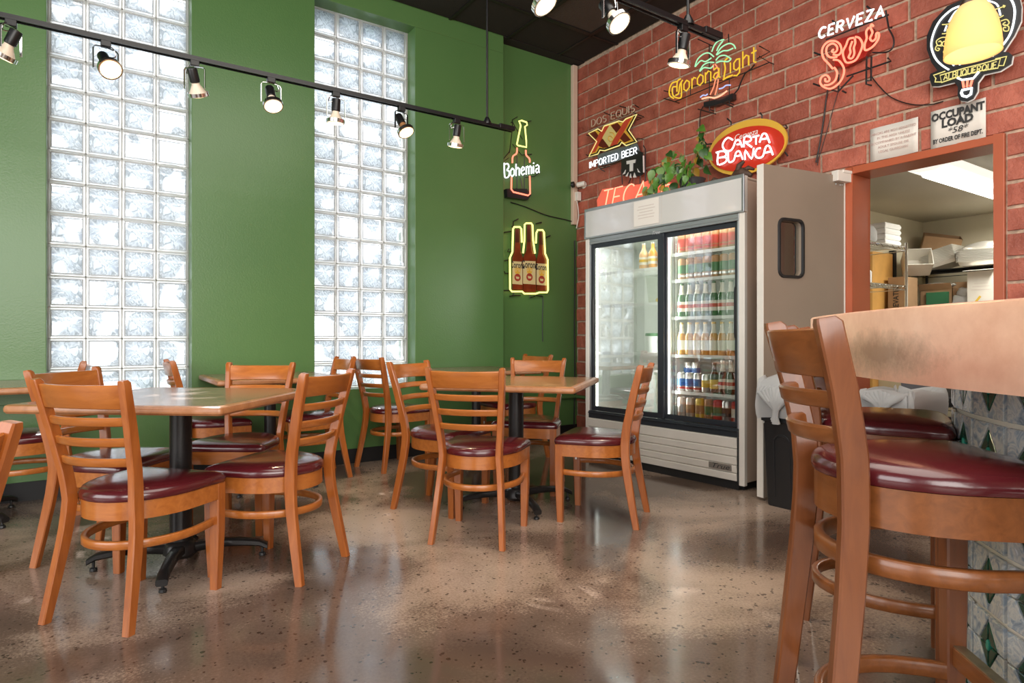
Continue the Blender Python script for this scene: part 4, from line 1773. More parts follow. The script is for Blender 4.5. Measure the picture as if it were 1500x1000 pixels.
MB().ring([[Vector((x, math.cos(2 * PI * k / 12) * .018 + .03, -.095 + math.sin(2 * PI * k / 12) * .018)) for k in range(12)] for x in (-1.12, 1.10)]).build('tube', TUBE, fx)
lamp('kitchen_light', 'AREA', (.45, -.03, -.14), (0, 0, 0), 34, (1, .97, .88), 1.3, .25, parent=fx)


def wire_shelf_unit(label, loc, L, D, zs, mat, H_, rz=0):
    t = thing('wire_shelf_unit', label, 'shelf', loc, rz)
    for x in (-L / 2, L / 2):
        for y in (-D / 2, D / 2):
            MB().lathe([(.013, 0), (.013, H_)], 10, c=(x, y, 0), caps=True).build('post', mat, t)
    for z in zs:
        m = MB()
        for y in (-D / 2, D / 2):
            m.tube([(-L / 2, y, z), (L / 2, y, z)], .004, 5)
            m.tube([(-L / 2, y, z - .035), (L / 2, y, z - .035)], .004, 5)
            n = int(L / .05)
            P = [(-L / 2 + L * i / n, y, z if i % 2 else z - .035) for i in range(n + 1)]
            m.tube(P, .003, 4)
        for x in (-L / 2, L / 2):
            m.tube([(x, -D / 2, z), (x, D / 2, z)], .004, 5)
            m.tube([(x, -D / 2, z - .035), (x, D / 2, z - .035)], .004, 5)
        n = int(L / .03)
        for i in range(n):
            x = -L / 2 + L * (i + .5) / n
            m.tube([(x, -D / 2, z + .002), (x, D / 2, z + .002)], .0022, 4)
        m.build('shelf', mat, t, 0)
    return t


wire_shelf_unit('chrome wire shelving seen through the doorway, left, with foam boxes on top', (5.80, 2.98, 0), .95, .42, [1.84, 1.48, 1.12, .7, .2], CHROME, 1.88)
wire_shelf_unit('black wire shelving against the kitchen back wall, with foil trays on top', (7.45, 2.50, 0), .44, 1.35, [1.70, 1.30, .85, .3], BLACKG, 1.74)


def box_open(label, loc, d, mat, rz=0, flaps=True, tilt=None):
    t = thing('cardboard_box', label, 'box', loc, rz)
    if tilt:
        t.rotation_euler = (tilt[0], tilt[1], rz)
    x, y, z = d
    m = MB()
    th = .006
    m.bb(-x / 2, x / 2, -y / 2, y / 2, 0, th)
    m.bb(-x / 2, -x / 2 + th, -y / 2, y / 2, 0, z)
    m.bb(x / 2 - th, x / 2, -y / 2, y / 2, 0, z)
    m.bb(-x / 2, x / 2, -y / 2, -y / 2 + th, 0, z)
    m.bb(-x / 2, x / 2, y / 2 - th, y / 2, 0, z)
    m.build('carton', mat, t, 0)
    if flaps:
        f_ = MB()
        f_.box((-x / 2 - .03, 0, z + .02), (.004, y, .07), M=Matrix.Rotation(R(-35), 3, 'Y'))
        f_.build('flap', mat, t, 0)
    return t


def lumpy(name, label, cat, loc, r, mat, sc=(1, 1, 1), seed=0, amp=.25):
    rg = random.Random(seed)
    bm = bmesh.new()
    bmesh.ops.create_icosphere(bm, subdivisions=3, radius=r)
    for v in bm.verts:
        n_ = mnoise.noise(v.co * (3.2 / r * .35) + Vector((seed * 3.1, 0, 0)))
        n2 = mnoise.noise(v.co * (9 / r * .35) + Vector((seed, 0, 5)))
        v.co *= 1 + amp * n_ + amp * .5 * n2
        v.co = Vector((v.co.x * sc[0], v.co.y * sc[1], max(v.co.z, -r * .8) * sc[2]))
    lo = min(v.co.z for v in bm.verts)
    for v in bm.verts:
        v.co.z -= lo
    me = bpy.data.meshes.new(name)
    bm.to_mesh(me)
    bm.free()
    me.shade_smooth()
    me.materials.append(mat)
    o = bpy.data.objects.new(name, me)
    o.location = loc
    COL.objects.link(o)
    return tag(o, label, cat)


ZA = 1.846
q = thing('clear_storage_tub', 'tall frosted tub with a white roll on top of the chrome shelving', 'container', (5.47, 2.95, ZA))
MB().ring([[Vector((a * s, b * s, z)) for a, b in ((-1, -1), (1, -1), (1, 1), (-1, 1))] for s, z in ((.085, 0), (.105, .27), (.112, .275), (.112, .29))]).build('tub', BAGM, q, 0, .006)
MB().ring([[Vector((x, .03 * math.cos(2 * PI * k / 14), .32 + .03 * math.sin(2 * PI * k / 14))) for k in range(14)] for x in (-.07, .07)]).build('roll', CARDW, q)
tag(MB().bb(-.09, .09, -.06, .06, 0, .20).build('cardboard_box', CARD, None, 0, .003), 'brown carton standing behind the white bundle on the chrome shelving', 'box').location = (5.80, 3.08, ZA)
tag(MB().bb(-.10, .10, -.07, .07, 0, .075).build('cardboard_box', CARD, None, 0, .003), 'lower of two flat brown boxes on the tall carton, chrome shelving', 'box').location = (5.80, 3.07, ZA + .205)
tag(MB().bb(-.105, .105, -.07, .07, 0, .075).build('cardboard_box', CARD, None, 0, .003), 'upper of two flat brown boxes on the tall carton, chrome shelving', 'box').location = (5.80, 3.07, ZA + .283)
lumpy('plastic_bag', 'white crumpled bag on the chrome shelving top beside the brown carton', 'bag', (5.76, 2.86, ZA), .085, BAGM, (1, .8, 1), 2)
for i in range(4):
    w = MB()
    w.ring([[Vector((a * s, b * s, z)) for a, b in ((-.15, -.10), (.15, -.10), (.15, .10), (-.15, .10))] for s, z in ((.92, 0), (1.0, .022), (1.0, .026), (.92, .048), (.5, .05))])
    o = w.build('foam_box', FOAM, None, 20)
    tag(o, ['lowest', 'second', 'third', 'topmost'][i] + ' white foam takeout box stacked on the chrome shelving', 'box', 'foam takeout boxes on the chrome shelving')
    o.location = (6.10, 2.90, ZA + .051 * i)
ZB_ = 1.486
tag(MB().bb(-.12, .12, -.10, .10, 0, .17).build('cardboard_box', CARDW, None, 0, .003), 'white carton on the second level of the chrome shelving', 'box').location = (5.52, 2.95, ZB_)
lumpy('plastic_bag', 'silvery clear bag on the white carton, second level of the chrome shelving', 'bag', (5.52, 2.93, ZB_ + .172), .085, BAGM, (1.3, .9, .75), 4)
for i, (x, lb, cm) in enumerate(((5.74, 'white spray bottle with red top beside the white carton', LABR), (5.83, 'white squeeze bottle on the second level of the chrome shelving', LABB))):
    t = thing('spray_bottle', lb, 'bottle', (x, 2.90, ZB_))
    MB().lathe([(.035, 0), (.038, .01), (.038, .11), (.015, .14), (.015, .16)], 14, caps=True).build('bottle', FOAM, t)
    MB().box((-.012, 0, .172), (.055, .022, .03)).build('trigger_cap', cm, t, 0, .004)
# doors and panels on the kitchen's left wall
od = thing('oak_door', 'honey-coloured wooden door behind the chrome shelving', 'door', (6.78, KY1 - .03, 0))
MB().bb(-.20, .22, -.02, .02, 0, 1.88).build('leaf', OAKY, od, 0, .004)
MB().bb(.235, .29, -.025, .025, 0, 1.92).build('dark_edge', BLACKP, od, 0)
MB().bb(.30, .75, -.012, .02, 0, 1.92).build('cream_leaf', plain('cream_door_paint', (.72, .66, .48), .5), od, 0, .003)
for z in (.5, 1.5):
    MB().bb(.268, .31, -.04, -.02, z - .05, z + .05).build('hinge', STEEL, od, 0)
# black shelving load
ZC = 1.706


def tray_stack(label, loc, n, L, W, rz, group, tilt=0):
    for i in range(n):
        m = MB()
        m.ring([[Vector((a * L / 2 * s, b * W / 2 * s, z)) for a, b in ((-1, -1), (1, -1), (1, 1), (-1, 1))] for s, z in ((.86, 0), (.95, .035), (1.02, .038), (1.02, .041), (.94, .038), (.85, .004))])
        if i == 0:
            o = m.build('foil_tray', FOIL, None, 20)
            pr_ = o
        else:
            o = pr_.copy()
            COL.objects.link(o)
        tag(o, '%s, %s from the bottom' % (label, ORD[i]), 'tray', group)
        d = Vector((math.sin(tilt), 0, math.cos(tilt))) * .011 * i
        o.location = Vector(loc) + Matrix.Rotation(rz, 3, 'Z') @ d
        o.rotation_euler = (0, tilt, rz)


tray_stack('foil tray in the tall leaning stack', (7.33, 2.84, ZC + .03), 13, .30, .36, R(90), 'tall stack of foil trays', R(14))
tray_stack('foil tray in the low wrapped stack at right', (7.30, 2.50, ZC), 11, .36, .40, R(92), 'low stack of foil trays')
lumpy('plastic_wrap', 'loose clear wrapping over the right stack of foil trays', 'wrapping', (7.28, 2.50, ZC + .13), .12, FOIL, (.9, 1.6, .55), 7, .2)
b = box_open('brown carton leaning against the corner above the black kitchen shelving', (7.60, 3.06, ZC + .05), (.24, .34, .28), CARD, R(20), False)
b.location.z = ZC + .12
b.rotation_euler = (R(12), R(-16), R(25))
b = box_open('white open carton tipped on its side at the left end of the black shelving', (7.12, 3.06, ZC - .03), (.20, .24, .20), CARDW, R(30), False)
b.rotation_euler = (R(0), R(-60), R(35))
b.location.z = ZC + .02
ZD = 1.306
box_open('brown carton with a green box inside, middle level of the black shelving', (7.36, 2.90, ZD), (.30, .30, .20), CARD)
tag(MB().bb(-.06, .06, -.10, .10, 0, .15).build('small_box', GREENBOX, None, 0, .002), 'green box inside the brown carton on the black kitchen shelving', 'box').location = (7.24, 2.88, ZD + .012)
lumpy('plastic_bag', 'flat clear plastic bag spread on the brown carton of the black shelving', 'bag', (7.33, 2.93, ZD + .205), .10, BAGM, (1.0, 1.9, .35), 5, .15)
box_open('open brown carton holding white bags, middle level of the black shelving', (7.42, 2.68, ZD), (.24, .22, .26), CARD, 0, False).rotation_euler = (0, R(0), 0)
lumpy('plastic_bag', 'lower white bag bulging from the open carton on the black shelving', 'bag', (7.24, 2.69, ZD + .01), .07, BAGM, (.6, 1.5, .9), 6)
lumpy('plastic_bag', 'upper white bag resting on the bulging bag on the black shelving', 'bag', (7.24, 2.66, ZD + .11), .05, BAGM, (.6, 1.3, 1), 8)
wb = thing('cardboard_box', 'white carton with dark print and yellow logo, right end of black shelving', 'box', (7.20, 2.47, ZD))
MB().bb(-.10, .10, -.115, .115, 0, .34).build('carton', CARDW, wb, 0, .003)
MB().box((-.104, 0, .35), (.20, .23, .004), M=Matrix.Rotation(R(-6), 3, 'Y')).build('flap', CARDW, wb, 0)
KN = (-1, 0, 0)

for i in range(3):
    MB().box((-.101, .0, .16 + .03 * i), (.001, .17 - .03 * i, .004)).build('printed_line', LINEG, wb, 0)
MB().box((-.1014, .03, .06), (.001, .02, .09), M=Matrix.Rotation(R(35), 3, 'X')).build('yellow_mark', LABY, wb, 0)
eb = thing('cardboard_box', 'narrow brown carton with vertical print left of the black shelving', 'box', (6.95, 3.10, 1.2))
MB().bb(-.14, .14, -.08, .08, 0, .42).build('carton', CARD, eb, 0, .003)
text('printed_words', 'ELEVATED', INK, eb, wallM((-.1412, 0, .2), (0, 0, 1), (0, 1, 0)), .075, sx=.85, bold=.001)
MB().bb(-.14, .14, -.08, .08, -.45, -.005).build('lower_carton', CARD, eb, 0, .003)
eb.location.z = 1.2
tbx = thing('kitchen_counter', 'pale counter block under the printed carton in the kitchen', 'counter', (6.95, 3.10, 0))
MB().bb(-.25, .18, -.14, .14, 0, .70).build('cabinet', CREAM, tbx, 0, .004)
MB().bb(-.27, .20, -.16, .16, .70, .735).build('top', STEEL, tbx, 0, .003)
# black cart behind the stools
ct = thing('black_cart', 'black utility cart with grey bus tubs, seen under the bar apron', 'cart', (4.82, 1.88, 0))
for x in (-.26, .26):
    for y in (-.21, .21):
        MB().bb(x - .014, x + .014, y - .014, y + .014, .06, .62).build('post', STEEL if y < 0 else BLACKP, ct, 0)
        MB().lathe([(0, 0), (.03, .0), (.03, .06), (0, .06)], 12, c=(x, y, 0), caps=True).build('caster', BLACKP, ct)
for z in (.12, .36, .62):
    m = MB()
    m.bb(-.29, .29, -.24, .24, z - .045, z - .035)
    for s in (-1, 1):
        m.bb(-.29, .29, s * .24 - .01, s * .24 + .01, z - .045, z)
        m.bb(s * .29 - .01, s * .29 + .01, -.24, .24, z - .045, z)
    m.build('tray_shelf', BLACKP, ct, 0, .004)
GREYT = plain('grey_bus_tub', (.16, .16, .17), .45)
for z, lb in ((.585, 'grey bus tub on the top of the black cart'), (.325, 'grey bus tub on the middle shelf of the black cart')):
    q = MB()
    q.ring([[Vector((a * s, b * s, zz)) for a, b in ((-.20, -.14), (.20, -.14), (.20, .14), (-.20, .14))] for s, zz in ((.88, 0), (.98, .11), (1.06, .112), (1.06, .122), (.97, .12), (.86, .008))])
    o = q.build('bus_tub', GREYT, None, 20)
    tag(o, lb, 'tub')
    o.location = (4.80, 1.93, z + .002)

# ------------------------------------------------------------------ neon and printed signs
XS = 4.095          # plane of the tubes on the red wall
YS = 4.93           # plane of the tubes on the green corner wall


def arc(cx, cy, rx, ry, a0, a1, n=10):
    return [(cx + rx * math.cos(R(a0 + (a1 - a0) * i / n)), cy + ry * math.sin(R(a0 + (a1 - a0) * i / n))) for i in range(n + 1)]


FONT = {
    'A': (.72, [[(0, 0), (.36, 1), (.72, 0)], [(.14, .34), (.58, .34)]]),
    'B': (.62, [[(0, 0), (0, 1), (.35, 1)] + arc(.35, .76, .24, .24, 90, -90, 6) + [(.05, .52), (.35, .52)] + arc(.37, .26, .25, .26, 90, -90, 6) + [(0, 0)]]),
    'C': (.70, [arc(.40, .5, .38, .5, 48, 312, 14)]),
    'D': (.68, [[(0, 0), (0, 1), (.25, 1)] + arc(.25, .5, .42, .5, 90, -90, 10) + [(0, 0)]]),
    'E': (.56, [[(.54, 1), (0, 1), (0, 0), (.56, 0)], [(0, .52), (.44, .52)]]),
    'I': (.10, [[(.05, 0), (.05, 1)]]),
    'L': (.54, [[(0, 1), (0, 0), (.54, 0)]]),
    'M': (.84, [[(0, 0), (.06, 1), (.42, .2), (.78, 1), (.84, 0)]]),
    'N': (.70, [[(0, 0), (0, 1), (.70, 0), (.70, 1)]]),
    'O': (.78, [arc(.39, .5, .38, .5, 92, 448, 18)]),
    'P': (.60, [[(0, 0), (0, 1), (.32, 1)] + arc(.32, .74, .27, .26, 90, -90, 7) + [(0, .48)]]),
    'Q': (.80, [arc(.39, .5, .38, .5, 92, 448, 18), [(.45, .22), (.78, -.06)]]),
    'R': (.64, [[(0, 0), (0, 1), (.32, 1)] + arc(.32, .75, .27, .25, 90, -90, 7) + [(.05, .50), (.28, .5), (.62, 0)]]),
    'S': (.58, [arc(.30, .75, .27, .25, 40, 270, 9) + arc(.30, .25, .27, .25, 90, -140, 9)]),
    'T': (.66, [[(0, 1), (.66, 1)], [(.33, 1), (.33, 0)]]),
    'U': (.68, [[(0, 1), (0, .34)] + arc(.34, .34, .34, .34, 180, 360, 8) + [(.68, 1)]]),
    'V': (.70, [[(0, 1), (.35, 0), (.70, 1)]]),
    'W': (.95, [[(0, 1), (.24, 0), (.48, .8), (.72, 0), (.95, 1)]]),
    'X': (.66, [[(0, 0), (.66, 1)], [(0, 1), (.66, 0)]]),
    'Z': (.62, [[(0, 1), (.62, 1), (0, 0), (.62, 0)]]),
    ' ': (.35, []),
    # black-letter style small letters
    'a': (.44, [[(.05, .62), (.24, .70), (.40, .58), (.40, .08), (.48, 0)], [(.40, .38), (.12, .36), (.02, .18), (.16, 0), (.40, .12)]]),
    'o': (.44, [[(.22, .70), (.42, .52), (.42, .16), (.20, 0), (.02, .16), (.02, .50), (.22, .70)]]),
    'r': (.32, [[(.06, .66), (.06, 0)], [(.06, .5), (.20, .68), (.34, .58)]]),
    'n': (.44, [[(.03, .68), (.03, 0)], [(.03, .52), (.24, .70), (.40, .58), (.40, 0)]]),
    'm': (.66, [[(.03, .68), (.03, 0)], [(.03, .54), (.20, .70), (.33, .58), (.33, 0)], [(.33, .54), (.50, .70), (.63, .58), (.63, 0)]]),
    'e': (.40, [[(.06, .34), (.36, .44), (.34, .62), (.20, .70), (.03, .54), (.03, .16), (.18, 0), (.40, .12)]]),
    'i': (.12, [[(.06, .66), (.06, 0)], [(.04, .86), (.10, .92)]]),
    'h': (.44, [[(.03, 1.02), (.03, 0)], [(.03, .52), (.24, .70), (.40, .58), (.40, 0)]]),
    't': (.30, [[(.14, .98), (.14, .08), (.28, 0)], [(0, .68), (.30, .72)]]),
    'g': (.44, [[(.40, .66), (.20, .70), (.03, .54), (.03, .16), (.20, .02), (.40, .14)], [(.40, .68), (.40, -.20), (.22, -.34), (.02, -.26)]]),
}


def letters(root, s, P0, P1, up, mat, r, name='letter', gap=.22, slant=0.0, inset=0):
    """single-stroke tube lettering on the baseline P0-P1 (room coordinates), up = letter height vector"""
    P0, P1, up = Vector(P0), Vector(P1), Vector(up)
    total = sum(FONT[c][0] for c in s) + gap * (len(s) - 1)
    step = (P1 - P0) / total
    x = 0
    for c in s:
        w, strokes = FONT[c]
        if strokes:
            m = MB()
            for st in strokes:
                m.tube([P0 + step * (x + a + slant * b) + up * b for a, b in st], r, 6)
            o = wp(m, name, mat, root, 60)
        x += w + gap


def trace(root, name, pts, mat, r, plane, smooth=True, closed=False, seg=4, n=6):
    P = [plane(*p) for p in pts]
    if smooth:
        P = catmull(P, seg, closed)
    m = MB().tube(P, r, n, closed=closed)
    return wp(m, name, mat, root, 60)


def zoomed(ox, oy, k, X, side='x'):
    """reading of a spot on a wall: enlarged survey crop with origin ox, oy and scale k"""
    if side == 'x':
        return lambda u, v: onx(ox + u / k, oy + v / k, X)
    return lambda u, v: ony(ox + u / k, oy + v / k, X)


def wires(root, plane, segs, r=.0045, name='wire_frame', mat=None):
    m = MB()
    for sg in segs:
        m.tube([plane(*p) for p in sg], r, 5)
    o = wp(m, name, mat or BLACKP, root, 40)
    if name == 'wire_frame':
        o['kind'] = 'stuff'
    return o


def standoffs(root, plane, pts, X1, side='x', r=.004):
    m = MB()
    for p in pts:
        a = plane(*p)
        b = a.copy()
        if side == 'x':
            b.x = X1
        else:
            b.y = X1
        m.tube([a, b], r, 5)
    return wp(m, 'standoff', BLACKP, root, 40)


def flat(root, name, plane, pts, X0_, X1_, mat, side='x', smooth=False, seg=4):
    P = [plane(*p) for p in pts]
    if smooth:
        P = catmull(P, seg, True)
    l0, l1 = [], []
    for p in P:
        a, b = p.copy(), p.copy()
        if side == 'x':
            a.x, b.x = X0_, X1_
        else:
            a.y, b.y = X0_, X1_
        l0.append(a)
        l1.append(b)
    return wp(MB().ring([l0, l1]), name, mat, root, 0)


# --- black, red and gold double-cross sign
XX = thing('neon_sign', 'red and gold double-cross neon beer sign with white tube lettering', 'sign', (4.15, 4.35, 2.6))
pz = zoomed(850, 140, 8.333, XS)
pb = zoomed(850, 140, 8.333, 4.13)
SB = plain('sign_black', (.015, .015, .017), .3)
SGOLD = plain('sign_gold_face', (.78, .46, .06), .35)
SRED = plain('sign_red_face', (.62, .07, .035), .35)
SBRN = plain('sign_maroon_face', (.13, .016, .010), .35)
SCRM = plain('sign_pale_gold', (.80, .66, .25), .4)
outl = [(100, 460), (215, 405), (262, 435), (290, 372), (470, 310), (520, 320), (555, 285), (690, 228), (590, 420), (690, 565), (560, 610), (505, 570), (480, 608), (300, 672), (240, 665), (215, 712), (105, 745), (200, 560)]
flat(XX, 'backing', pb, outl, 4.118, 4.13, SB)
gold = [(118, 462), (212, 418), (258, 455), (298, 384), (468, 325), (518, 338), (560, 300), (672, 245), (572, 425), (670, 555), (562, 592), (508, 552), (470, 592), (305, 650), (248, 640), (208, 700), (122, 725), (215, 560)]
flat(XX, 'gold_face', pb, gold, 4.108, 4.118, SGOLD)
for nm, mt, pl_ in [('cross_bar', SBRN, [(140, 468), (205, 440), (250, 500), (190, 560)]), ('cross_bar', SBRN, [(262, 560), (300, 530), (372, 635), (300, 645), (245, 615)]),
                    ('cross_bar', SBRN, [(398, 368), (478, 338), (520, 385), (465, 462)]), ('cross_bar', SBRN, [(560, 455), (640, 545), (560, 578), (512, 530)])]:
    flat(XX, nm, pb, pl_, 4.103, 4.108, mt)
flat(XX, 'diamond', pb, [(385, 365), (470, 462), (378, 632), (290, 520)], 4.103, 4.108, SCRM)
flat(XX, 'red_bar', pb, [(300, 398), (372, 372), (205, 690), (135, 712)], 4.098, 4.106, SRED)
flat(XX, 'red_bar', pb, [(570, 310), (648, 278), (470, 600), (395, 622)], 4.098, 4.106, SRED)
trace(XX, 'crest', [(360, 450), (400, 455), (415, 500), (385, 560), (350, 545), (345, 505), (375, 495), (395, 520)], SGOLD, .004, zoomed(850, 140, 8.333, 4.10))
trace(XX, 'outline_tube', outl, NEON['pale'], .0055, pz, False, True)
letters(XX, 'DOS EQUIS', pz(138, 380), pz(662, 190), pz(138, 300) - pz(138, 380), NEON['dim'], .0050)
flat(XX, 'lettering_backing', pb, [(220, 720), (700, 580), (740, 700), (380, 830), (230, 860)], 4.12, 4.13, plain('sign_grey_backing', (.10, .12, .13), .4))
letters(XX, 'IMPORTED BEER', pz(112, 885), pz(690, 705), pz(112, 812) - pz(112, 885), NEON['white'], .0046, gap=.24)
wires(XX, zoomed(850, 140, 8.333, 4.12), [[(290, 205), (370, 240), (500, 215)], [(480, 128), (560, 150), (640, 205), (780, 262), (690, 300)], [(640, 100), (715, 145)], [(75, 480), (110, 492)], [(70, 720), (110, 738)], [(600, 620), (700, 520), (775, 535)], [(210, 850), (260, 905), (300, 925)], [(360, 860), (250, 890)]])
standoffs(XX, zoomed(850, 140, 8.333, 4.12), [(110, 480), (690, 260), (640, 530), (260, 860), (150, 700)], XW - .01)

# --- small black sign with a white T and rays
TS = thing('neon_sign', 'small black square sign with white letter and rays under the double-cross sign', 'sign', (4.13, 4.05, 2.4))
pz = zoomed(850, 140, 8.333, 4.10)
flat(TS, 'panel', pz, [(500, 800), (560, 690), (640, 650), (755, 690), (765, 960), (700, 985), (520, 975), (500, 900)], 4.10, 4.112, SB)
flat(TS, 'letter', pz, [(570, 800), (680, 780), (672, 822), (648, 826), (645, 920), (608, 928), (610, 832), (572, 840)], 4.092, 4.099, plain('sign_white_face', (.80, .78, .74), .4))
for p in ([(520, 965), (560, 905), (548, 955)], [(558, 985), (592, 935), (578, 990)], [(605, 1000), (620, 950), (630, 1005)], [(650, 1000), (665, 940), (690, 1000)], [(700, 890), (735, 940), (712, 935)]):
    flat(TS, 'ray', pz, p, 4.093, 4.099, bpy.data.materials['sign_white_face'])
wires(TS, zoomed(850, 140, 8.333, 4.105), [[(770, 610), (795, 650), (795, 1060)], [(500, 900), (515, 1080)], [(735, 960), (730, 1090)], [(620, 1000), (590, 1075)]], .005)
trace(TS, 'side_tube', [(772, 735), (776, 940)], plain('white_tube_glass', (.75, .62, .60), .3), .008, zoomed(850, 140, 8.333, 4.095), False)
standoffs(TS, pz, [(560, 750), (740, 900)], XW - .01)

# --- salmon lettering standing behind the cooler top
TC = thing('neon_sign', 'salmon pink block-letter neon sign low behind the cooler top at left', 'sign', (4.12, 4.4, 2.2))
pz = zoomed(860, 200, 7.5, 4.08)
SALM = plain('salmon_sign_face', (.75, .15, .10), .35, emit=(1, .16, .09), es=.45)
flat(TC, 'panel', pz, [(90, 695), (150, 575), (560, 520), (645, 480), (650, 515), (780, 495), (900, 500), (900, 640), (600, 720), (100, 830)], 4.10, 4.112, SALM)
u_ = pz(160, 600) - pz(160, 800)
letters(TC, 'TECATE', pz(150, 800), pz(900, 640), u_ * .98, NEON['salmon'], .0065, gap=.18, slant=.28)
standoffs(TC, zoomed(860, 200, 7.5, 4.11), [(200, 650), (600, 600), (850, 560)], XW - .01)

# --- yellow script with palm tree
PT = thing('neon_sign', 'yellow script neon sign with green palm tree and small red island', 'sign', (4.15, 3.3, 3.0))
pz = zoomed(970, 50, 8.335, XS)
pf = zoomed(970, 50, 8.335, XS - .012)
for st in ([(190, 575), (120, 600), (88, 680), (95, 750), (140, 785)], [(225, 545), (185, 580), (180, 700)], [(250, 560), (215, 620), (200, 720), (165, 745)], [(180, 640), (128, 650), (125, 720), (150, 765), (215, 780), (235, 740), (232, 590)]):
    trace(PT, 'letter', st, NEON['gold'], .0058, pz)
U = pz(300, 520) - pz(300, 700)
letters(PT, 'orona', pz(262, 705), pz(700, 528), U * 1.02, NEON['gold'], .0058, gap=.12)
trace(PT, 'letter', [(800, 290), (760, 335), (770, 420), (755, 540), (800, 520), (860, 500)], NEON['gold'], .0058, pz)
trace(PT, 'letter', [(742, 555), (800, 525), (858, 500)], NEON['gold'], .0058, pz)
letters(PT, 'ight', pz(822, 478), pz(1150, 340), U * .98, NEON['gold'], .0058, gap=.14)
for st in ([(605, 215), (640, 130), (690, 80), (755, 68)], [(665, 205), (690, 150), (740, 85)], [(660, 255), (720, 165), (810, 115), (870, 130), (895, 175)], [(668, 252), (740, 205), (800, 200), (865, 172)],
           [(400, 400), (430, 310), (500, 245), (570, 230), (630, 275)], [(405, 395), (470, 325), (530, 335), (600, 290)], [(455, 455), (500, 380), (570, 345), (630, 345)], [(460, 455), (510, 410), (590, 415), (620, 385)],
           [(655, 320), (700, 270), (770, 260), (840, 300)], [(660, 350), (720, 330), (800, 335), (840, 305)]):
    trace(PT, 'palm_frond', st, NEON['green'], .0052, pf)
for st in ([(645, 365), (690, 450), (650, 560), (630, 640), (585, 740)], [(625, 370), (630, 440)], [(685, 550), (670, 650), (645, 742)]):
    trace(PT, 'palm_trunk', st, NEON['orange'], .0052, pz)
trace(PT, 'island', [(485, 790), (570, 770), (640, 778), (720, 745), (790, 692)], NEON['salmon'], .0058, pz)
trace(PT, 'wave', [(465, 770), (500, 745), (530, 748), (555, 730)], NEON['blue'], .005, pz)
trace(PT, 'wave', [(695, 668), (740, 655), (780, 625), (835, 622)], NEON['blue'], .005, pz)
pw = zoomed(970, 50, 8.335, 4.125)
wires(PT, pw, [[(20, 785), (155, 825), (1310, 345), (1185, 270)], [(20, 690), (120, 715)], [(435, 60), (575, 125), (578, 940)], [(1185, 145), (1315, 215), (1160, 300)], [(810, 0), (815, 110)], [(345, 745), (345, 640), (820, 540), (820, 860)], [(435, 915), (655, 975)], [(700, 820), (865, 890)]])
bt = zoomed(970, 50, 8.335, 4.12)
flat(PT, 'transformer', bt, [(505, 830), (640, 800), (860, 720), (860, 790), (640, 870), (505, 890)], 4.12, 4.165, SB)
standoffs(PT, pw, [(155, 825), (1310, 345), (578, 130), (578, 920), (820, 840)], XW - .01)
wires(PT, zoomed(970, 50, 8.335, 4.16), [[(500, 880), (470, 940), (460, 1060), (455, 1500)]], .004, 'power_cord')
wires(PT, zoomed(970, 50, 8.335, 4.15), [[(1130, 370), (1090, 420), (1010, 480), (960, 590), (930, 670), (880, 730), (840, 740)]], .006, 'power_cord')

# --- red and yellow oval
OV = thing('neon_sign', 'red and yellow oval sign with white neon lettering above the cooler', 'sign', (4.12, 2.97, 2.47))
po = zoomed(1030, 165, 10.523, 4.10)
OVY = plain('oval_yellow_face', (.80, .47, .06), .3)
OVR = plain('oval_red_face', (.62, .035, .015), .28)
oc = (688, 525)


def ovalpts(k, n=36):
    """ellipse traced from its left, top, right and bottom extremes"""
    pts = []
    for i in range(n):
        a = 2 * PI * i / n
        c, s_ = math.cos(a), math.sin(a)
        pts.append((oc[0] + k[0] * c + k[2] * s_, oc[1] - k[1] * s_ - k[3] * c))
    return pts


flat(OV, 'yellow_panel', po, ovalpts((598, 430, 85, 75)), 4.10, 4.115, OVY)
flat(OV, 'red_panel', po, [(x + 2, y + 28) for x, y in ovalpts((560, 345, 75, 70))], 4.093, 4.099, OVR)
pn = zoomed(1030, 165, 10.523, 4.07)
# the white tube words
for st in ([(455, 420), (390, 385), (330, 430), (300, 510), (340, 580), (420, 585), (470, 520), (500, 440), (560, 425), (600, 530)], [(520, 490), (590, 480)],
           [(628, 530), (638, 380), (720, 370), (740, 420), (690, 450), (650, 455), (750, 530)], [(765, 375), (860, 350)], [(815, 365), (815, 490)], [(870, 460), (910, 340), (960, 322), (990, 370), (1025, 465)], [(900, 410), (990, 395)],
           [(200, 615), (300, 590), (355, 620), (340, 670), (250, 695)], [(232, 620), (225, 795), (330, 770), (365, 720), (340, 685), (270, 690)],
           [(385, 600), (395, 755), (470, 735), (505, 620), (560, 595), (610, 720)], [(515, 670), (590, 655)], [(645, 725), (650, 580), (745, 710), (780, 545)], [(885, 545), (830, 560), (800, 640), (840, 695), (920, 670), (965, 530), (1020, 515), (1075, 650)], [(945, 620), (1050, 595)]):
    trace(OV, 'letter', st, NEON['white'], .0066, pn, True, seg=3)
M = wallM(Vector((4.0915, 0, 0)) + Vector((0, po(665, 345).y, po(665, 345).z)) - OV.location, REDR, (0, 0, 1))
text('small_word', 'Cerveza', PAPER, OV, M, .062, shear=.25)
wires(OV, zoomed(1030, 165, 10.523, 4.12), [[(370, 90), (430, 140), (430, 190)], [(880, 0), (910, 40), (905, 90)], [(1275, 190), (1300, 235), (1225, 260)], [(1265, 610), (1305, 665)], [(15, 440), (60, 490), (130, 480)]], .006)
standoffs(OV, zoomed(1030, 165, 10.523, 4.11), [(400, 350), (1000, 350), (700, 700)], XW - .01)

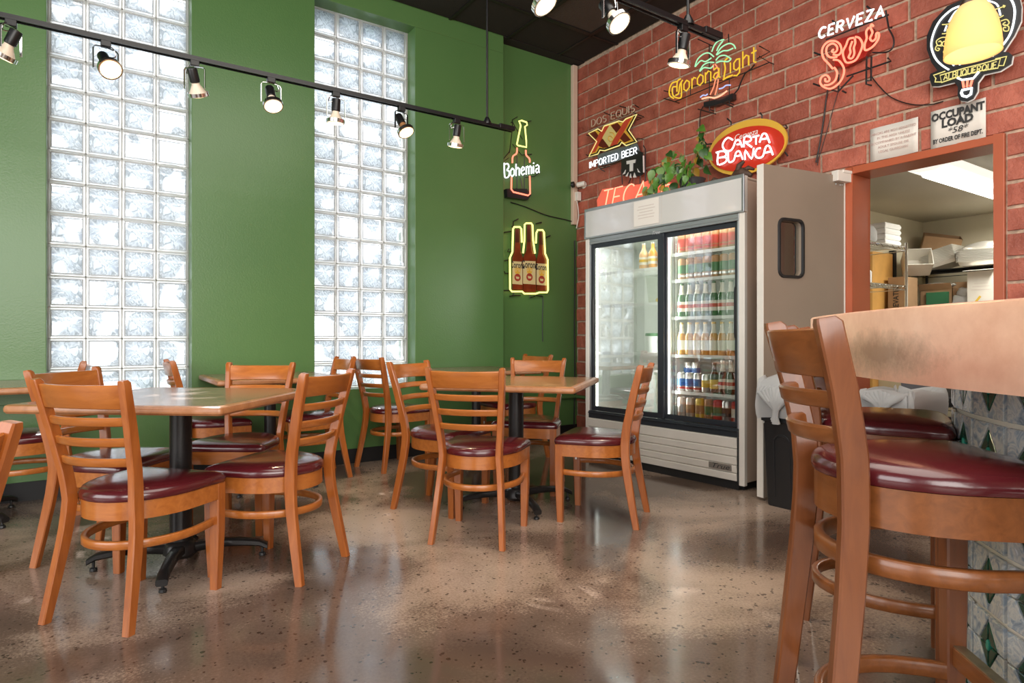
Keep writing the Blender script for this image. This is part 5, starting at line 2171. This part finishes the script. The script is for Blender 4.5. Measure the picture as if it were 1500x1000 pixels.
# --- white word over large red word
SO = thing('neon_sign', 'red neon sign of three swirling letters under a white tube word', 'sign', (4.14, 2.2, 3.0))
pz = zoomed(1180, 0, 7.143, XS)
U = pz(400, 240) - pz(400, 350)
letters(SO, 'CERVEZA', pz(135, 405), pz(815, 165), U * .95, NEON['white'], .0068, gap=.30, slant=.12)
for st in ([(330, 595), (260, 600), (220, 560), (225, 490), (280, 455), (325, 480), (330, 525), (300, 550), (275, 535), (295, 515)],
           [(285, 720), (240, 665), (190, 610), (172, 540), (190, 480), (240, 435), (310, 430), (360, 465), (375, 530), (345, 575), (290, 570)],
           [(290, 625), (350, 635), (400, 710), (395, 790), (350, 870), (270, 925), (200, 915), (155, 870), (165, 810), (215, 785), (250, 820), (240, 850), (210, 850), (205, 820)],
           [(300, 705), (330, 760), (310, 840), (250, 885), (195, 890)],
           [(505, 395), (450, 410), (425, 470), (390, 550), (415, 640), (455, 655), (520, 630), (560, 570), (595, 470), (565, 400), (520, 385)],
           [(490, 430), (465, 500), (470, 550), (450, 600), (485, 610), (510, 560), (505, 500), (520, 450), (515, 405)],
           [(665, 285), (635, 330), (640, 400), (620, 460), (625, 525), (700, 490), (760, 410), (765, 350), (740, 350), (735, 400), (700, 430), (675, 400), (700, 340), (680, 290), (690, 255), (710, 275)]):
    trace(SO, 'letter', st, NEON['red'], .0064, pz, True, seg=4)
flat(SO, 'transformer', zoomed(1180, 0, 7.143, 4.13), [(300, 420), (700, 290), (720, 400), (620, 590), (420, 700), (300, 690)], 4.135, 4.165, plain('red_clear_backing', (.25, .02, .015), .3))
pw = zoomed(1180, 0, 7.143, 4.12)
wires(SO, pw, [[(90, 550), (155, 575)], [(80, 875), (150, 900)], [(280, 215), (320, 245)], [(640, 65), (690, 105)], [(215, 415), (870, 155)], [(275, 940), (340, 960), (500, 790)], [(430, 800), (895, 640), (860, 605)], [(640, 590), (635, 880), (690, 895)], [(690, 590), (685, 845), (640, 845)], [(840, 110), (870, 290), (905, 290)], [(385, 950), (425, 970)], [(345, 780), (345, 960)]], .006)
trace(SO, 'power_cord', [(870, 300), (920, 400), (915, 490), (850, 545), (700, 550)], BLACKP, .005, pw)
standoffs(SO, pw, [(340, 500), (700, 350), (640, 700), (300, 240)], XW - .01)
pc = zoomed(1180, 0, 7.143, 4.17)
trace(SO, 'power_cord', [(235, 930), (215, 1050), (190, 1250), (150, 1500), (110, 1700)], BLACKP, .005, pc)
trace(SO, 'power_cord', [(340, 960), (300, 1100), (230, 1350), (140, 1650), (125, 1730)], BLACKP, .0025, pc)
trace(SO, 'power_cord', [(690, 800), (770, 900), (900, 1020), (1100, 1090), (1300, 1095), (1440, 1060)], BLACKP, .0035, pc)

# --- hot-air balloon sign
BL = thing('neon_sign', 'black hot-air balloon sign with white outline and yellow banner lettering', 'sign', (4.14, 1.5, 2.6))
pz = zoomed(1350, 0, 6.667, 4.10)
bo = [(440, -25), (250, 60), (110, 210), (50, 350), (50, 480), (95, 610), (155, 690), (85, 720), (75, 760), (100, 840), (160, 840), (320, 800), (355, 850), (350, 930), (375, 980), (440, 990), (500, 960), (540, 890), (545, 800), (600, 725),
      (760, 690), (870, 620), (885, 540), (850, 510), (790, 505), (900, 340), (965, 200), (970, 60), (940, -80), (820, -180), (620, -160)]
flat(BL, 'rim', pz, [(x + (8 if x > 500 else 3), y + 8) for x, y in bo], 4.112, 4.118, plain('sign_white_rim', (.85, .83, .80), .4))
flat(BL, 'panel', pz, bo, 4.10, 4.1118, SB)
pt = zoomed(1350, 0, 6.667, 4.092)
trace(BL, 'outline_tube', [(430, 45), (300, 90), (180, 200), (115, 330), (95, 450), (130, 560), (190, 630), (265, 680)], NEON['white'], .0052, pt)
trace(BL, 'outline_tube', [(640, -30), (760, -60), (860, -20), (905, 70), (905, 180), (870, 320), (800, 430), (690, 550)], NEON['white'], .0052, pt)
trace(BL, 'outline_tube', [(415, 68), (330, 115), (265, 215)], NEON['white'], .0042, pt)
trace(BL, 'outline_tube', [(640, 5), (720, 30), (750, 65)], NEON['white'], .0042, pt)
for p in ([(245, 250), (225, 305)], [(755, 85), (770, 150)], [(375, 610), (372, 635)], [(265, 590), (315, 640)]):
    trace(BL, 'outline_tube', p, NEON['white'], .0042, pt, False)
for st in ([(200, 240), (260, 235), (300, 210), (345, 195)], [(345, 195), (300, 215), (295, 250), (330, 265)], [(300, 260), (250, 290), (260, 340), (290, 340)], [(200, 330), (240, 325), (265, 300)],
           [(265, 370), (200, 365), (145, 400), (160, 445), (195, 430), (185, 400), (165, 410)], [(265, 410), (215, 405), (200, 440), (235, 455), (250, 430), (230, 420)], [(195, 450), (150, 445), (135, 480), (160, 495), (175, 475), (155, 470)],
           [(255, 480), (215, 500), (230, 535), (260, 530), (255, 505)],
           [(680, 100), (740, 85), (815, 58)], [(795, 52), (815, 58), (800, 75)], [(700, 100), (720, 150), (760, 170), (800, 150)], [(775, 205), (830, 190), (855, 225), (820, 250), (795, 235), (820, 215)], [(810, 240), (850, 260), (845, 300), (805, 300), (800, 270), (825, 270)]):
    trace(BL, 'scroll_tube', st, NEON['pale'], .0030, pt)
BAN = [(180, 735), (420, 665), (600, 620), (770, 570), (745, 665), (580, 690), (400, 735), (195, 805)]
trace(BL, 'banner_tube', BAN, NEON['pale'], .0032, pt, False, True)
trace(BL, 'banner_tube', [(230, 695), (115, 735), (140, 765), (130, 800), (190, 800)], NEON['pale'], .0032, pt, False)
trace(BL, 'banner_tube', [(720, 575), (830, 550), (800, 640), (750, 640)], NEON['pale'], .0032, pt, False)
# lettering follows the banner
a0, a1 = pt(215, 782), pt(728, 662)
U = pt(300, 690) - pt(300, 760)
letters(BL, 'ALBUQUERQUE', a0, a1, U * .80, NEON['pale'], .0028, gap=.24, slant=.1)
trace(BL, 'basket_tube', [(350, 760), (395, 780), (505, 765), (560, 700)], NEON['white'], .006, pt, False)
for x in (0, 44, 88):
    trace(BL, 'flame_tube', [(402 + x * 1.05, 790 - x * .15), (412 + x * .72, 855 - x * .12)], NEON['red'], .006, pt, False)
trace(BL, 'basket_tube', [(395, 880), (490, 860), (480, 920), (440, 945), (400, 935), (388, 905)], NEON['white'], .007, pt, False, True)
standoffs(BL, zoomed(1350, 0, 6.667, 4.118), [(200, 400), (800, 100), (440, 900)], XW - .01)

# --- bottle sign on the green wall
BH = thing('neon_sign', 'upper green-wall neon sign: red and yellow bottle outline with white script', 'sign', (3.47, 4.97, 2.7))
pz = zoomed(725, 165, 7.41, YS, 'y')
pf = zoomed(725, 165, 7.41, YS - .015, 'y')
trace(BH, 'neck_tube', [(262, 90), (290, 85), (345, 105), (350, 135), (325, 150), (340, 300), (342, 375), (250, 355), (238, 345), (280, 140)], NEON['lemon'], .0075, pz, False, True)
trace(BH, 'bottle_tube', [(240, 380), (235, 440), (195, 475), (190, 545)], NEON['red'], .0075, pz)
trace(BH, 'bottle_tube', [(335, 405), (340, 460), (375, 500), (378, 540)], NEON['red'], .0075, pz)
trace(BH, 'bottle_tube', [(180, 690), (178, 830), (200, 860), (360, 898), (382, 880), (378, 685)], NEON['red'], .0075, pz, False)
U = pf(200, 560) - pf(200, 690)
trace(BH, 'letter', [(100, 545), (105, 680), (120, 705), (150, 690), (155, 640), (130, 625)], NEON['white'], .0065, pf)
trace(BH, 'letter', [(105, 560), (140, 555), (150, 590), (130, 620)], NEON['white'], .0065, pf)
letters(BH, 'ohemia', pf(168, 695), pf(480, 650), U * .98, NEON['white'], .0065, gap=.16)
pw = zoomed(725, 165, 7.41, 4.965, 'y')
wires(BH, pw, [[(245, 45), (190, 75), (190, 180), (160, 420), (50, 555), (150, 490)], [(340, 100), (395, 88)], [(300, 290), (190, 100)], [(190, 340), (290, 460), (400, 450)], [(45, 640), (110, 650)], [(330, 700), (430, 690), (490, 640)], [(240, 470), (240, 820)], [(320, 480), (320, 830)], [(275, 700), (300, 820)]])
flat(BH, 'transformer', pw, [(112, 830), (330, 830), (380, 900), (340, 950), (120, 920)], 4.94, 4.99, SB, 'y')
standoffs(BH, pw, [(190, 100), (160, 430), (400, 450), (240, 820)], YB - .01, 'y')

# --- three-bottle sign
CB = thing('neon_sign', 'lower green-wall sign: three brown bottles inside a glowing yellow outline', 'sign', (3.55, 4.97, 1.8))
pz = zoomed(725, 315, 8.0, YS, 'y')
pbk = zoomed(725, 315, 8.0, 4.955, 'y')
trace(CB, 'outline_tube', [(315, 320), (310, 160), (290, 138), (225, 138), (212, 165), (205, 430), (175, 500), (178, 870), (200, 895), (320, 895), (345, 920), (480, 920), (520, 905), (610, 905), (622, 880), (618, 520), (588, 450), (575, 200), (560, 175), (500, 175), (485, 210), (480, 330)], NEON['lemon'], .009, pz, False)
trace(CB, 'outline_tube', [(330, 445), (345, 300), (348, 110), (365, 95), (425, 95), (440, 115), (448, 300), (470, 450)], NEON['lemon'], .009, pz, False)
BRN = plain('printed_brown_glass', (.20, .035, .012), .18, coat=.5, var=.3, vscale=12)
BRND = plain('printed_dark_neck', (.075, .022, .012), .2, coat=.5)
BLAB = plain('printed_cream_label', (.72, .60, .30), .4)
for k, (cx, y0, top_) in enumerate(((262, 535, 165), (402, 530, 118), (545, 560, 198))):
    w = 58 if k != 1 else 72
    dy = y0 - 535
    yb0 = 875 + (0 if k != 1 else 25) + (10 if k == 2 else 0)
    body = [(cx - 22, top_), (cx + 22, top_), (cx + 26, 330 + dy), (cx + 34, 420 + dy), (cx + w, 505 + dy), (cx + w, yb0), (cx - w, yb0), (cx - w, 505 + dy), (cx - 34, 420 + dy), (cx - 26, 330 + dy)]
    bottle_o = flat(CB, 'bottle_cutout', pbk, body, 4.945, 4.960, BRN, 'y')
    f1 = zoomed(725, 315, 8.0, 4.944, 'y')
    o = flat(CB, 'bottle_cap', f1, [(cx - 24, top_ - 4), (cx + 24, top_ - 4), (cx + 26, top_ + 50), (cx + 24, 320 + dy), (cx - 24, 320 + dy), (cx - 26, top_ + 50)], 4.941, 4.945, BRND, 'y')
    o = flat(CB, 'bottle_label', f1, [(cx - w, 540 + dy), (cx + w, 546 + dy), (cx + w, 815 + dy * .4), (cx - w, 805 + dy * .4)], 4.941, 4.945, BLAB, 'y')
    c_ = f1(cx, 730 + dy)
    rr_ = (f1(cx + 36, 730) - f1(cx, 730)).length
    o = wp(MB().ring([[Vector((c_.x + rr_ * math.cos(2 * PI * i / 20), y_, c_.z + rr_ * math.sin(2 * PI * i / 20))) for i in range(20)] for y_ in (4.939, 4.942)]), 'round_seal', plain('seal_red', (.40, .05, .03), .4), CB, 0)
    o = wp(MB().ring([[Vector((c_.x + rr_ * q_ * a_, y_, c_.z + rr_ * q_ * b_)) for a_, b_ in ((-.75, .3), (.75, .15), (.5, -.5), (-.5, -.5))] for q_, y_ in ((.8, 4.938), (.8, 4.9392))]), 'seal_crest', BLAB, CB, 0)
    for wd_, yy, sz in (('Corona', 588 + dy, .085 if k != 1 else .10), ('Extra', 628 + dy, .052)):
        p_ = f1(cx, yy)
        p_.y = 4.9405
        text('label_word', wd_, INK if wd_ == 'Corona' else SGOLD, CB, wallM(p_ - CB.location, (1, 0, 0), (0, 0, 1)), sz, sx=.62, bold=.0012, shear=0 if wd_ == 'Corona' else .3)
    p_ = f1(cx, 668 + dy)
    wp(MB().ring([[Vector((p_.x + .035 * a_, y_, p_.z + .03 * b_)) for a_, b_ in ((-1, .5), (-.5, .1), (0, .8), (.5, .1), (1, .5), (.7, -.5), (-.7, -.5))] for y_ in (4.939, 4.942)]), 'crown_mark', SGOLD, CB, 0)
pw = zoomed(725, 315, 8.0, 4.97, 'y')
wires(CB, pw, [[(275, 45), (215, 75), (215, 130)], [(30, 215), (60, 210), (190, 190)], [(480, 100), (545, 85)], [(165, 395), (150, 425), (200, 430)], [(110, 535), (170, 520)], [(110, 655), (120, 682), (170, 682)], [(40, 895), (70, 885), (200, 880)], [(170, 950), (220, 940), (220, 890)], [(220, 940), (300, 940)], [(410, 925), (410, 965), (470, 950)], [(600, 260), (650, 240)], [(480, 940), (560, 950)]], .006)
standoffs(CB, pw, [(215, 130), (545, 85), (60, 210), (220, 940), (540, 945)], YB - .01, 'y', .008)
trace(CB, 'power_cord', [(560, 950), (562, 1050), (555, 1250), (560, 1480)], BLACKP, .004, zoomed(725, 315, 8.0, 4.99, 'y'))

# cord between the two green-wall signs and the corner
cd = MB()
cd.tube(catmull([ony(748, 296, 4.985), ony(770, 303, 4.985), ony(800, 315, 4.985), ony(830, 322, 4.985), ony(842, 326, 4.98)], 5), .005, 6)
o = cd.build('power_cord', BLACKP)
tag(o, 'black power cord sagging from the bottle neon sign to the corner', 'cord')
cd = MB().tube(catmull([Vector((4.14, 4.975, 2.0)), Vector((4.15, 4.985, 1.6)), Vector((4.145, 4.985, 1.1)), Vector((4.15, 4.985, .6)), Vector((4.14, 4.985, .1))], 5), .007, 6)
tag(cd.build('cable', BLACKP), 'black cable running down the corner of the green and red walls', 'cable')
# painted conduit and outlet
cn = MB()
cn.tube([ony(722, 252, 4.985), ony(722, 436, 4.985)], .009, 8)
cn.tube([ony(722, 252, 4.985), ony(748, 258, 4.985)], .009, 8)
tag(cn.build('conduit', GREENW), 'thin green-painted conduit running up from the outlet on the green wall', 'conduit')
ol_ = thing('wall_outlet', 'white outlet box on the green wall left of the three-bottle sign', 'outlet', tuple(ony(724, 444, 4.98)))
MB().box((0, 0, 0), (.072, .04, .120)).build('box', WHITE_E, ol_, 0, .004)
MB().box((0, -.021, 0), (.026, .004, .026)).build('socket', CARDW, ol_, 0, .002)
for z in (-.045, .045):
    MB().box((0, -.021, z), (.008, .003, .008)).build('screw', STEEL, ol_, 0)
pp = MB()
pp.tube([(3.25, 4.975, .40), (XW - .03, 4.975, .40)], .018, 10)
pp.tube([(XW - .03, 4.975, .40), (XW - .03, 4.0, .40)], .018, 10)
struct(pp.build('trim_3', GREENW))
# camera and box at the corner
p_ = onx(850, 270, 4.12)
cm = thing('security_camera', 'small white dome-mounted camera with black lens at the wall corner', 'camera', tuple(p_))
MB().lathe([(0, .055), (.034, .055), (.036, .045), (.02, .035), (.012, .02)], 16, caps=True, M=Matrix.Rotation(R(90), 3, 'Y')).build('mount', WHITE_E, cm)
MB().lathe([(0, -.05), (.022, -.05), (.026, -.045), (.026, .03), (.018, .038), (0, .038)], 16, caps=True, M=Matrix.Rotation(R(-60), 3, 'Z') @ Matrix.Rotation(R(-95), 3, 'Y')).build('body', WHITE_E, cm)
MB().lathe([(0, 0), (.030, 0), (.030, .025), (.024, .03), (0, .03)], 16, c=(-.05, .035, .0), caps=True, M=Matrix.Rotation(R(-60), 3, 'Z') @ Matrix.Rotation(R(-95), 3, 'Y')).build('lens', BLACKP, cm)
p_ = onx(846, 288, 4.15)
jb = thing('junction_box', 'small white box with hanging cable below the corner camera', 'box', tuple(p_))
MB().box((0, 0, 0), (.05, .06, .09)).build('box', WHITE_E, jb, 0, .005)
MB().tube(catmull([Vector((-.01, 0, -.045)), Vector((-.01, -.02, -.12)), Vector((0, -.015, -.22)), Vector((0, .02, -.32))], 5), .005, 6).build('cable', WHITE_E, jb)

# --- paper notices on the red wall
def paper(name, label, px, txt, mat):
    X = XW - .020
    P = [onx(*p, X) for p in px]
    c = sum(P, Vector()) / 4
    c.x = X
    w = (abs(P[0].y - P[1].y) + abs(P[3].y - P[2].y)) / 2
    h = (abs(P[0].z - P[3].z) + abs(P[1].z - P[2].z)) / 2
    t = thing(name, label, 'notice', tuple(c))
    n = 8
    vs = []
    for i in range(n + 1):
        for j in range(2):
            y = w / 2 - w * i / n
            vs.append((-.004 * math.sin(i * .9) - .002, y, -h / 2 + h * j))
    fs = [(2 * i, 2 * i + 2, 2 * i + 3, 2 * i + 1) for i in range(n)]
    o = MB().add(vs, fs).build('sheet', PAPER, t, 60)
    sl = o.modifiers.new('solid', 'SOLIDIFY')
    sl.thickness = .0008
    for body, z, size, sx, bold, sh_ in txt:
        text('lettering', body, mat, t, wallM((-.0085, 0, z * h), REDR, (0, 0, 1)), size, sx=sx, bold=bold, shear=sh_)
    return t


paper('paper_notice', 'white notice with faded pink lines of print, left above the doorway', [(1275, 189.5), (1345.5, 171.5), (1345.5, 223), (1275, 237)],
      [('MINORS ARE NOT PERMITTED', .30, .022, .88, 0, 0), ('IN THIS AREA UNLESS', .16, .022, .9, 0, 0), ('ACCOMPANIED BY A PARENT', .02, .022, .9, 0, 0), ('ADULT SPOUSE OR', -.12, .022, .95, 0, 0), ('LEGAL GUARDIAN', -.26, .022, .95, 0, 0)], INKP)
paper('paper_notice', 'white occupant load notice with bold black print, above the doorway at right', [(1363.5, 164.5), (1446, 142), (1443.5, 202), (1364, 218)],
      [('OCCUPANT', .30, .062, .78, .0028, 0), ('LOAD', .08, .062, .95, .0028, 0), ('*58*', -.14, .050, 1.1, 0, .2), ('BY ORDER OF FIRE DEPT.', -.34, .036, .62, .0010, 0)], INK)

# ------------------------------------------------------------------ track lights
def track(label, y, z, x0, x1, xr, group='black lighting tracks'):
    t = thing('light_track', label, 'track', ((x0 + x1) / 2, y, z), 0)
    L = (x1 - x0) / 2
    m = MB()
    m.box((0, 0, .004), (2 * L, .036, .010))
    m.box((0, -.014, -.006), (2 * L, .007, .014))
    m.box((0, .014, -.006), (2 * L, .007, .014))
    m.build('rail', BLACKG, t, 0)
    MB().box((0, 0, -.003), (2 * L - .04, .016, .004)).build('contact_strip', STEEL, t, 0)
    MB().box((L - .05, 0, .006), (.12, .042, .030)).build('end_cap', BLACKG, t, 0, .003)
    MB().lathe([(.007, .0), (.007, H - z)], 10, c=(xr - t.location.x, 0, 0), caps=True).build('stem', BLACKG, t)
    MB().lathe([(0, .045), (.012, .045), (.028, .012), (.028, 0)], 14, c=(xr - t.location.x, 0, 0), caps=True).build('canopy', BLACKG, t)
    return t


TZ = 2.40
track('black light track hanging in front of the green window wall', 3.50, TZ, -2.6, 2.37, 2.17)
track('black light track hanging toward the red brick wall', 1.89, TZ, -1.6, 2.44, 2.23)
PXT = []


def head(label, x, y, z, d, lit=True, dark=False, power=9):
    """gimbal-cage spot head; d = aim direction"""
    t = thing('track_spotlight', label, 'lamp', (x, y, z), 0, 'chrome spot heads on the ceiling tracks')
    d = Vector(d).normalized()
    # block under the rail
    MB().box((0, 0, -.022), (.042, .032, .036)).build('adapter', BLACKG, t, 0, .003)
    az = math.atan2(d.y, d.x)
    side = Vector((-math.sin(az), math.cos(az), 0))
    C0 = Vector((0, 0, -.105))
    hw = .052
    yk = [Vector((0, 0, -.040)) + side * 0, side * hw * .5 + Vector((0, 0, -.042)), side * (hw - .006) + Vector((0, 0, -.046)), side * hw + Vector((0, 0, -.056)), side * hw + C0 + Vector((0, 0, -.045))]
    for s in (-1, 1):
        P = [Vector((p.x * s, p.y * s, p.z)) for p in yk]
        MB().sweep(P, [d.cross(side) * 0 + Vector((math.cos(az), math.sin(az), 0)) * .0055] * 5, [(side * .0014 if i > 2 else Vector((0, 0, .0014))) for i in range(5)], .2).build('yoke', CHROME if not dark else BLACKG, t, 30)
    # body axis along d
    q = d.to_track_quat('Z', 'Y').to_matrix()
    O = C0 - d * .020
    MB().lathe([(0, -.035), (.022, -.035), (.024, -.03), (.024, .030), (.020, .034)], 16, c=tuple(O), caps=True, M=q).build('socket', BLACKG, t)
    MB().lathe([(.018, .030), (.020, .045), (.030, .062), (.044, .085), (.047, .092), (.0465, .098), (.044, .100)], 20, c=tuple(O), M=q).build('bulb', BULBB if not dark else BULBO, t)
    MB().lathe([(.044, .0995), (.030, .103), (0, .105)], 20, c=tuple(O), M=q, caps=True).build('bulb_face', BULB, t)
    MB().lathe([(.0475, .080), (.051, .080), (.051, .098), (.0475, .098), (.0475, .080)], 24, c=tuple(O), M=q).build('ring', CHROME, t)
    MB().tube(catmull([Vector((0, .01, -.03)), side * .03 + Vector((0, 0, -.035)), side * .04 + C0 * .7, O - d * .03], 4), .0025, 5).build('lead_wire', CHROME, t)
    if lit:
        l = lamp('spot', 'SPOT', O + d * .112, aim(d), power, (1.0, .80, .52), .04, spot=R(75), blend=.9, parent=t)
    return t


def xat(px, y):
    t = (px - 750) / 920
    return y * (_F[0] + _Rt[0] * t) / (_F[1] + _Rt[1] * t)


for i, (px, d, lab, pw_, dk) in enumerate([
    (16, (-.45, .35, -1), 'chrome spot head at the far left end of the front track', 26, False),
    (155, (.25, -.75, -.75), 'copper-faced spot head hanging before the left window, aimed at the room', 26, True),
    (285, (.35, .5, -1), 'chrome spot head at the right edge of the left window', 26, False),
    (397, (.05, -.55, -1), 'bright spot head hanging before the green wall between the windows', 26, False),
    (492, (0, .1, -1), 'unlit-looking spot head pointing straight down before the right window', 26, False),
    (588, (.2, -.5, -.9), 'copper-faced spot head at the right edge of the right window', 26, True),
    (669, (0, .25, -1), 'last spot head on the front track, before the green wall', 26, False)]):
    head(lab, xat(px, 3.5), 3.5, TZ, d, True, dk, pw_)
head('spot head nearest the red brick wall, on the right track', xat(1000, 1.89), 1.89, TZ, (-.05, .25, -1), power=30)
head('glaring spot head before the ceiling vent, top of the photo', xat(888, 1.89) + .02, 1.89, TZ + .03, (.15, -.55, -.8), power=30)
head('spot head cut off by the top edge, left of the ceiling vent', xat(783, 1.89), 1.89, TZ + .0, (.3, -.45, -.8), power=30)

# ------------------------------------------------------------------ pendant over the bar
pn_ = thing('pendant_lamp', 'amber glass bell pendant lamp hanging before the balloon sign', 'lamp', (2.56, .915, 1.99))
prof = [(.030, .205), (.046, .198), (.066, .17), (.082, .13), (.092, .08), (.097, .03), (.098, 0), (.094, .002), (.092, .03), (.087, .08), (.077, .13), (.060, .168), (.030, .195)]
MB().lathe(prof, 32).build('shade', SHADE, pn_, 60)
MB().lathe([(0, .30), (.014, .30), (.016, .24), (.040, .215), (.048, .196), (0, .194)], 20, caps=True).build('cap', plain('bronze_cap', (.06, .04, .03), .35, .6), pn_)
MB().lathe([(.005, .29), (.005, (H - 1.99) / .87)], 8, caps=True).build('stem', BLACKG, pn_)
pn_.scale = (.87, .87, .87)
MB().lathe([(0, .05), (.022, .06), (.032, .085), (.028, .12), (.016, .15), (.014, .19), (0, .19)], 16, caps=True).build('bulb', glow('warm_bulb', (1, .86, .62), 2.2), pn_)
lamp('pendant_light', 'POINT', (0, 0, .04), (0, 0, 0), 1.3, (1, .80, .5), .03, parent=pn_)
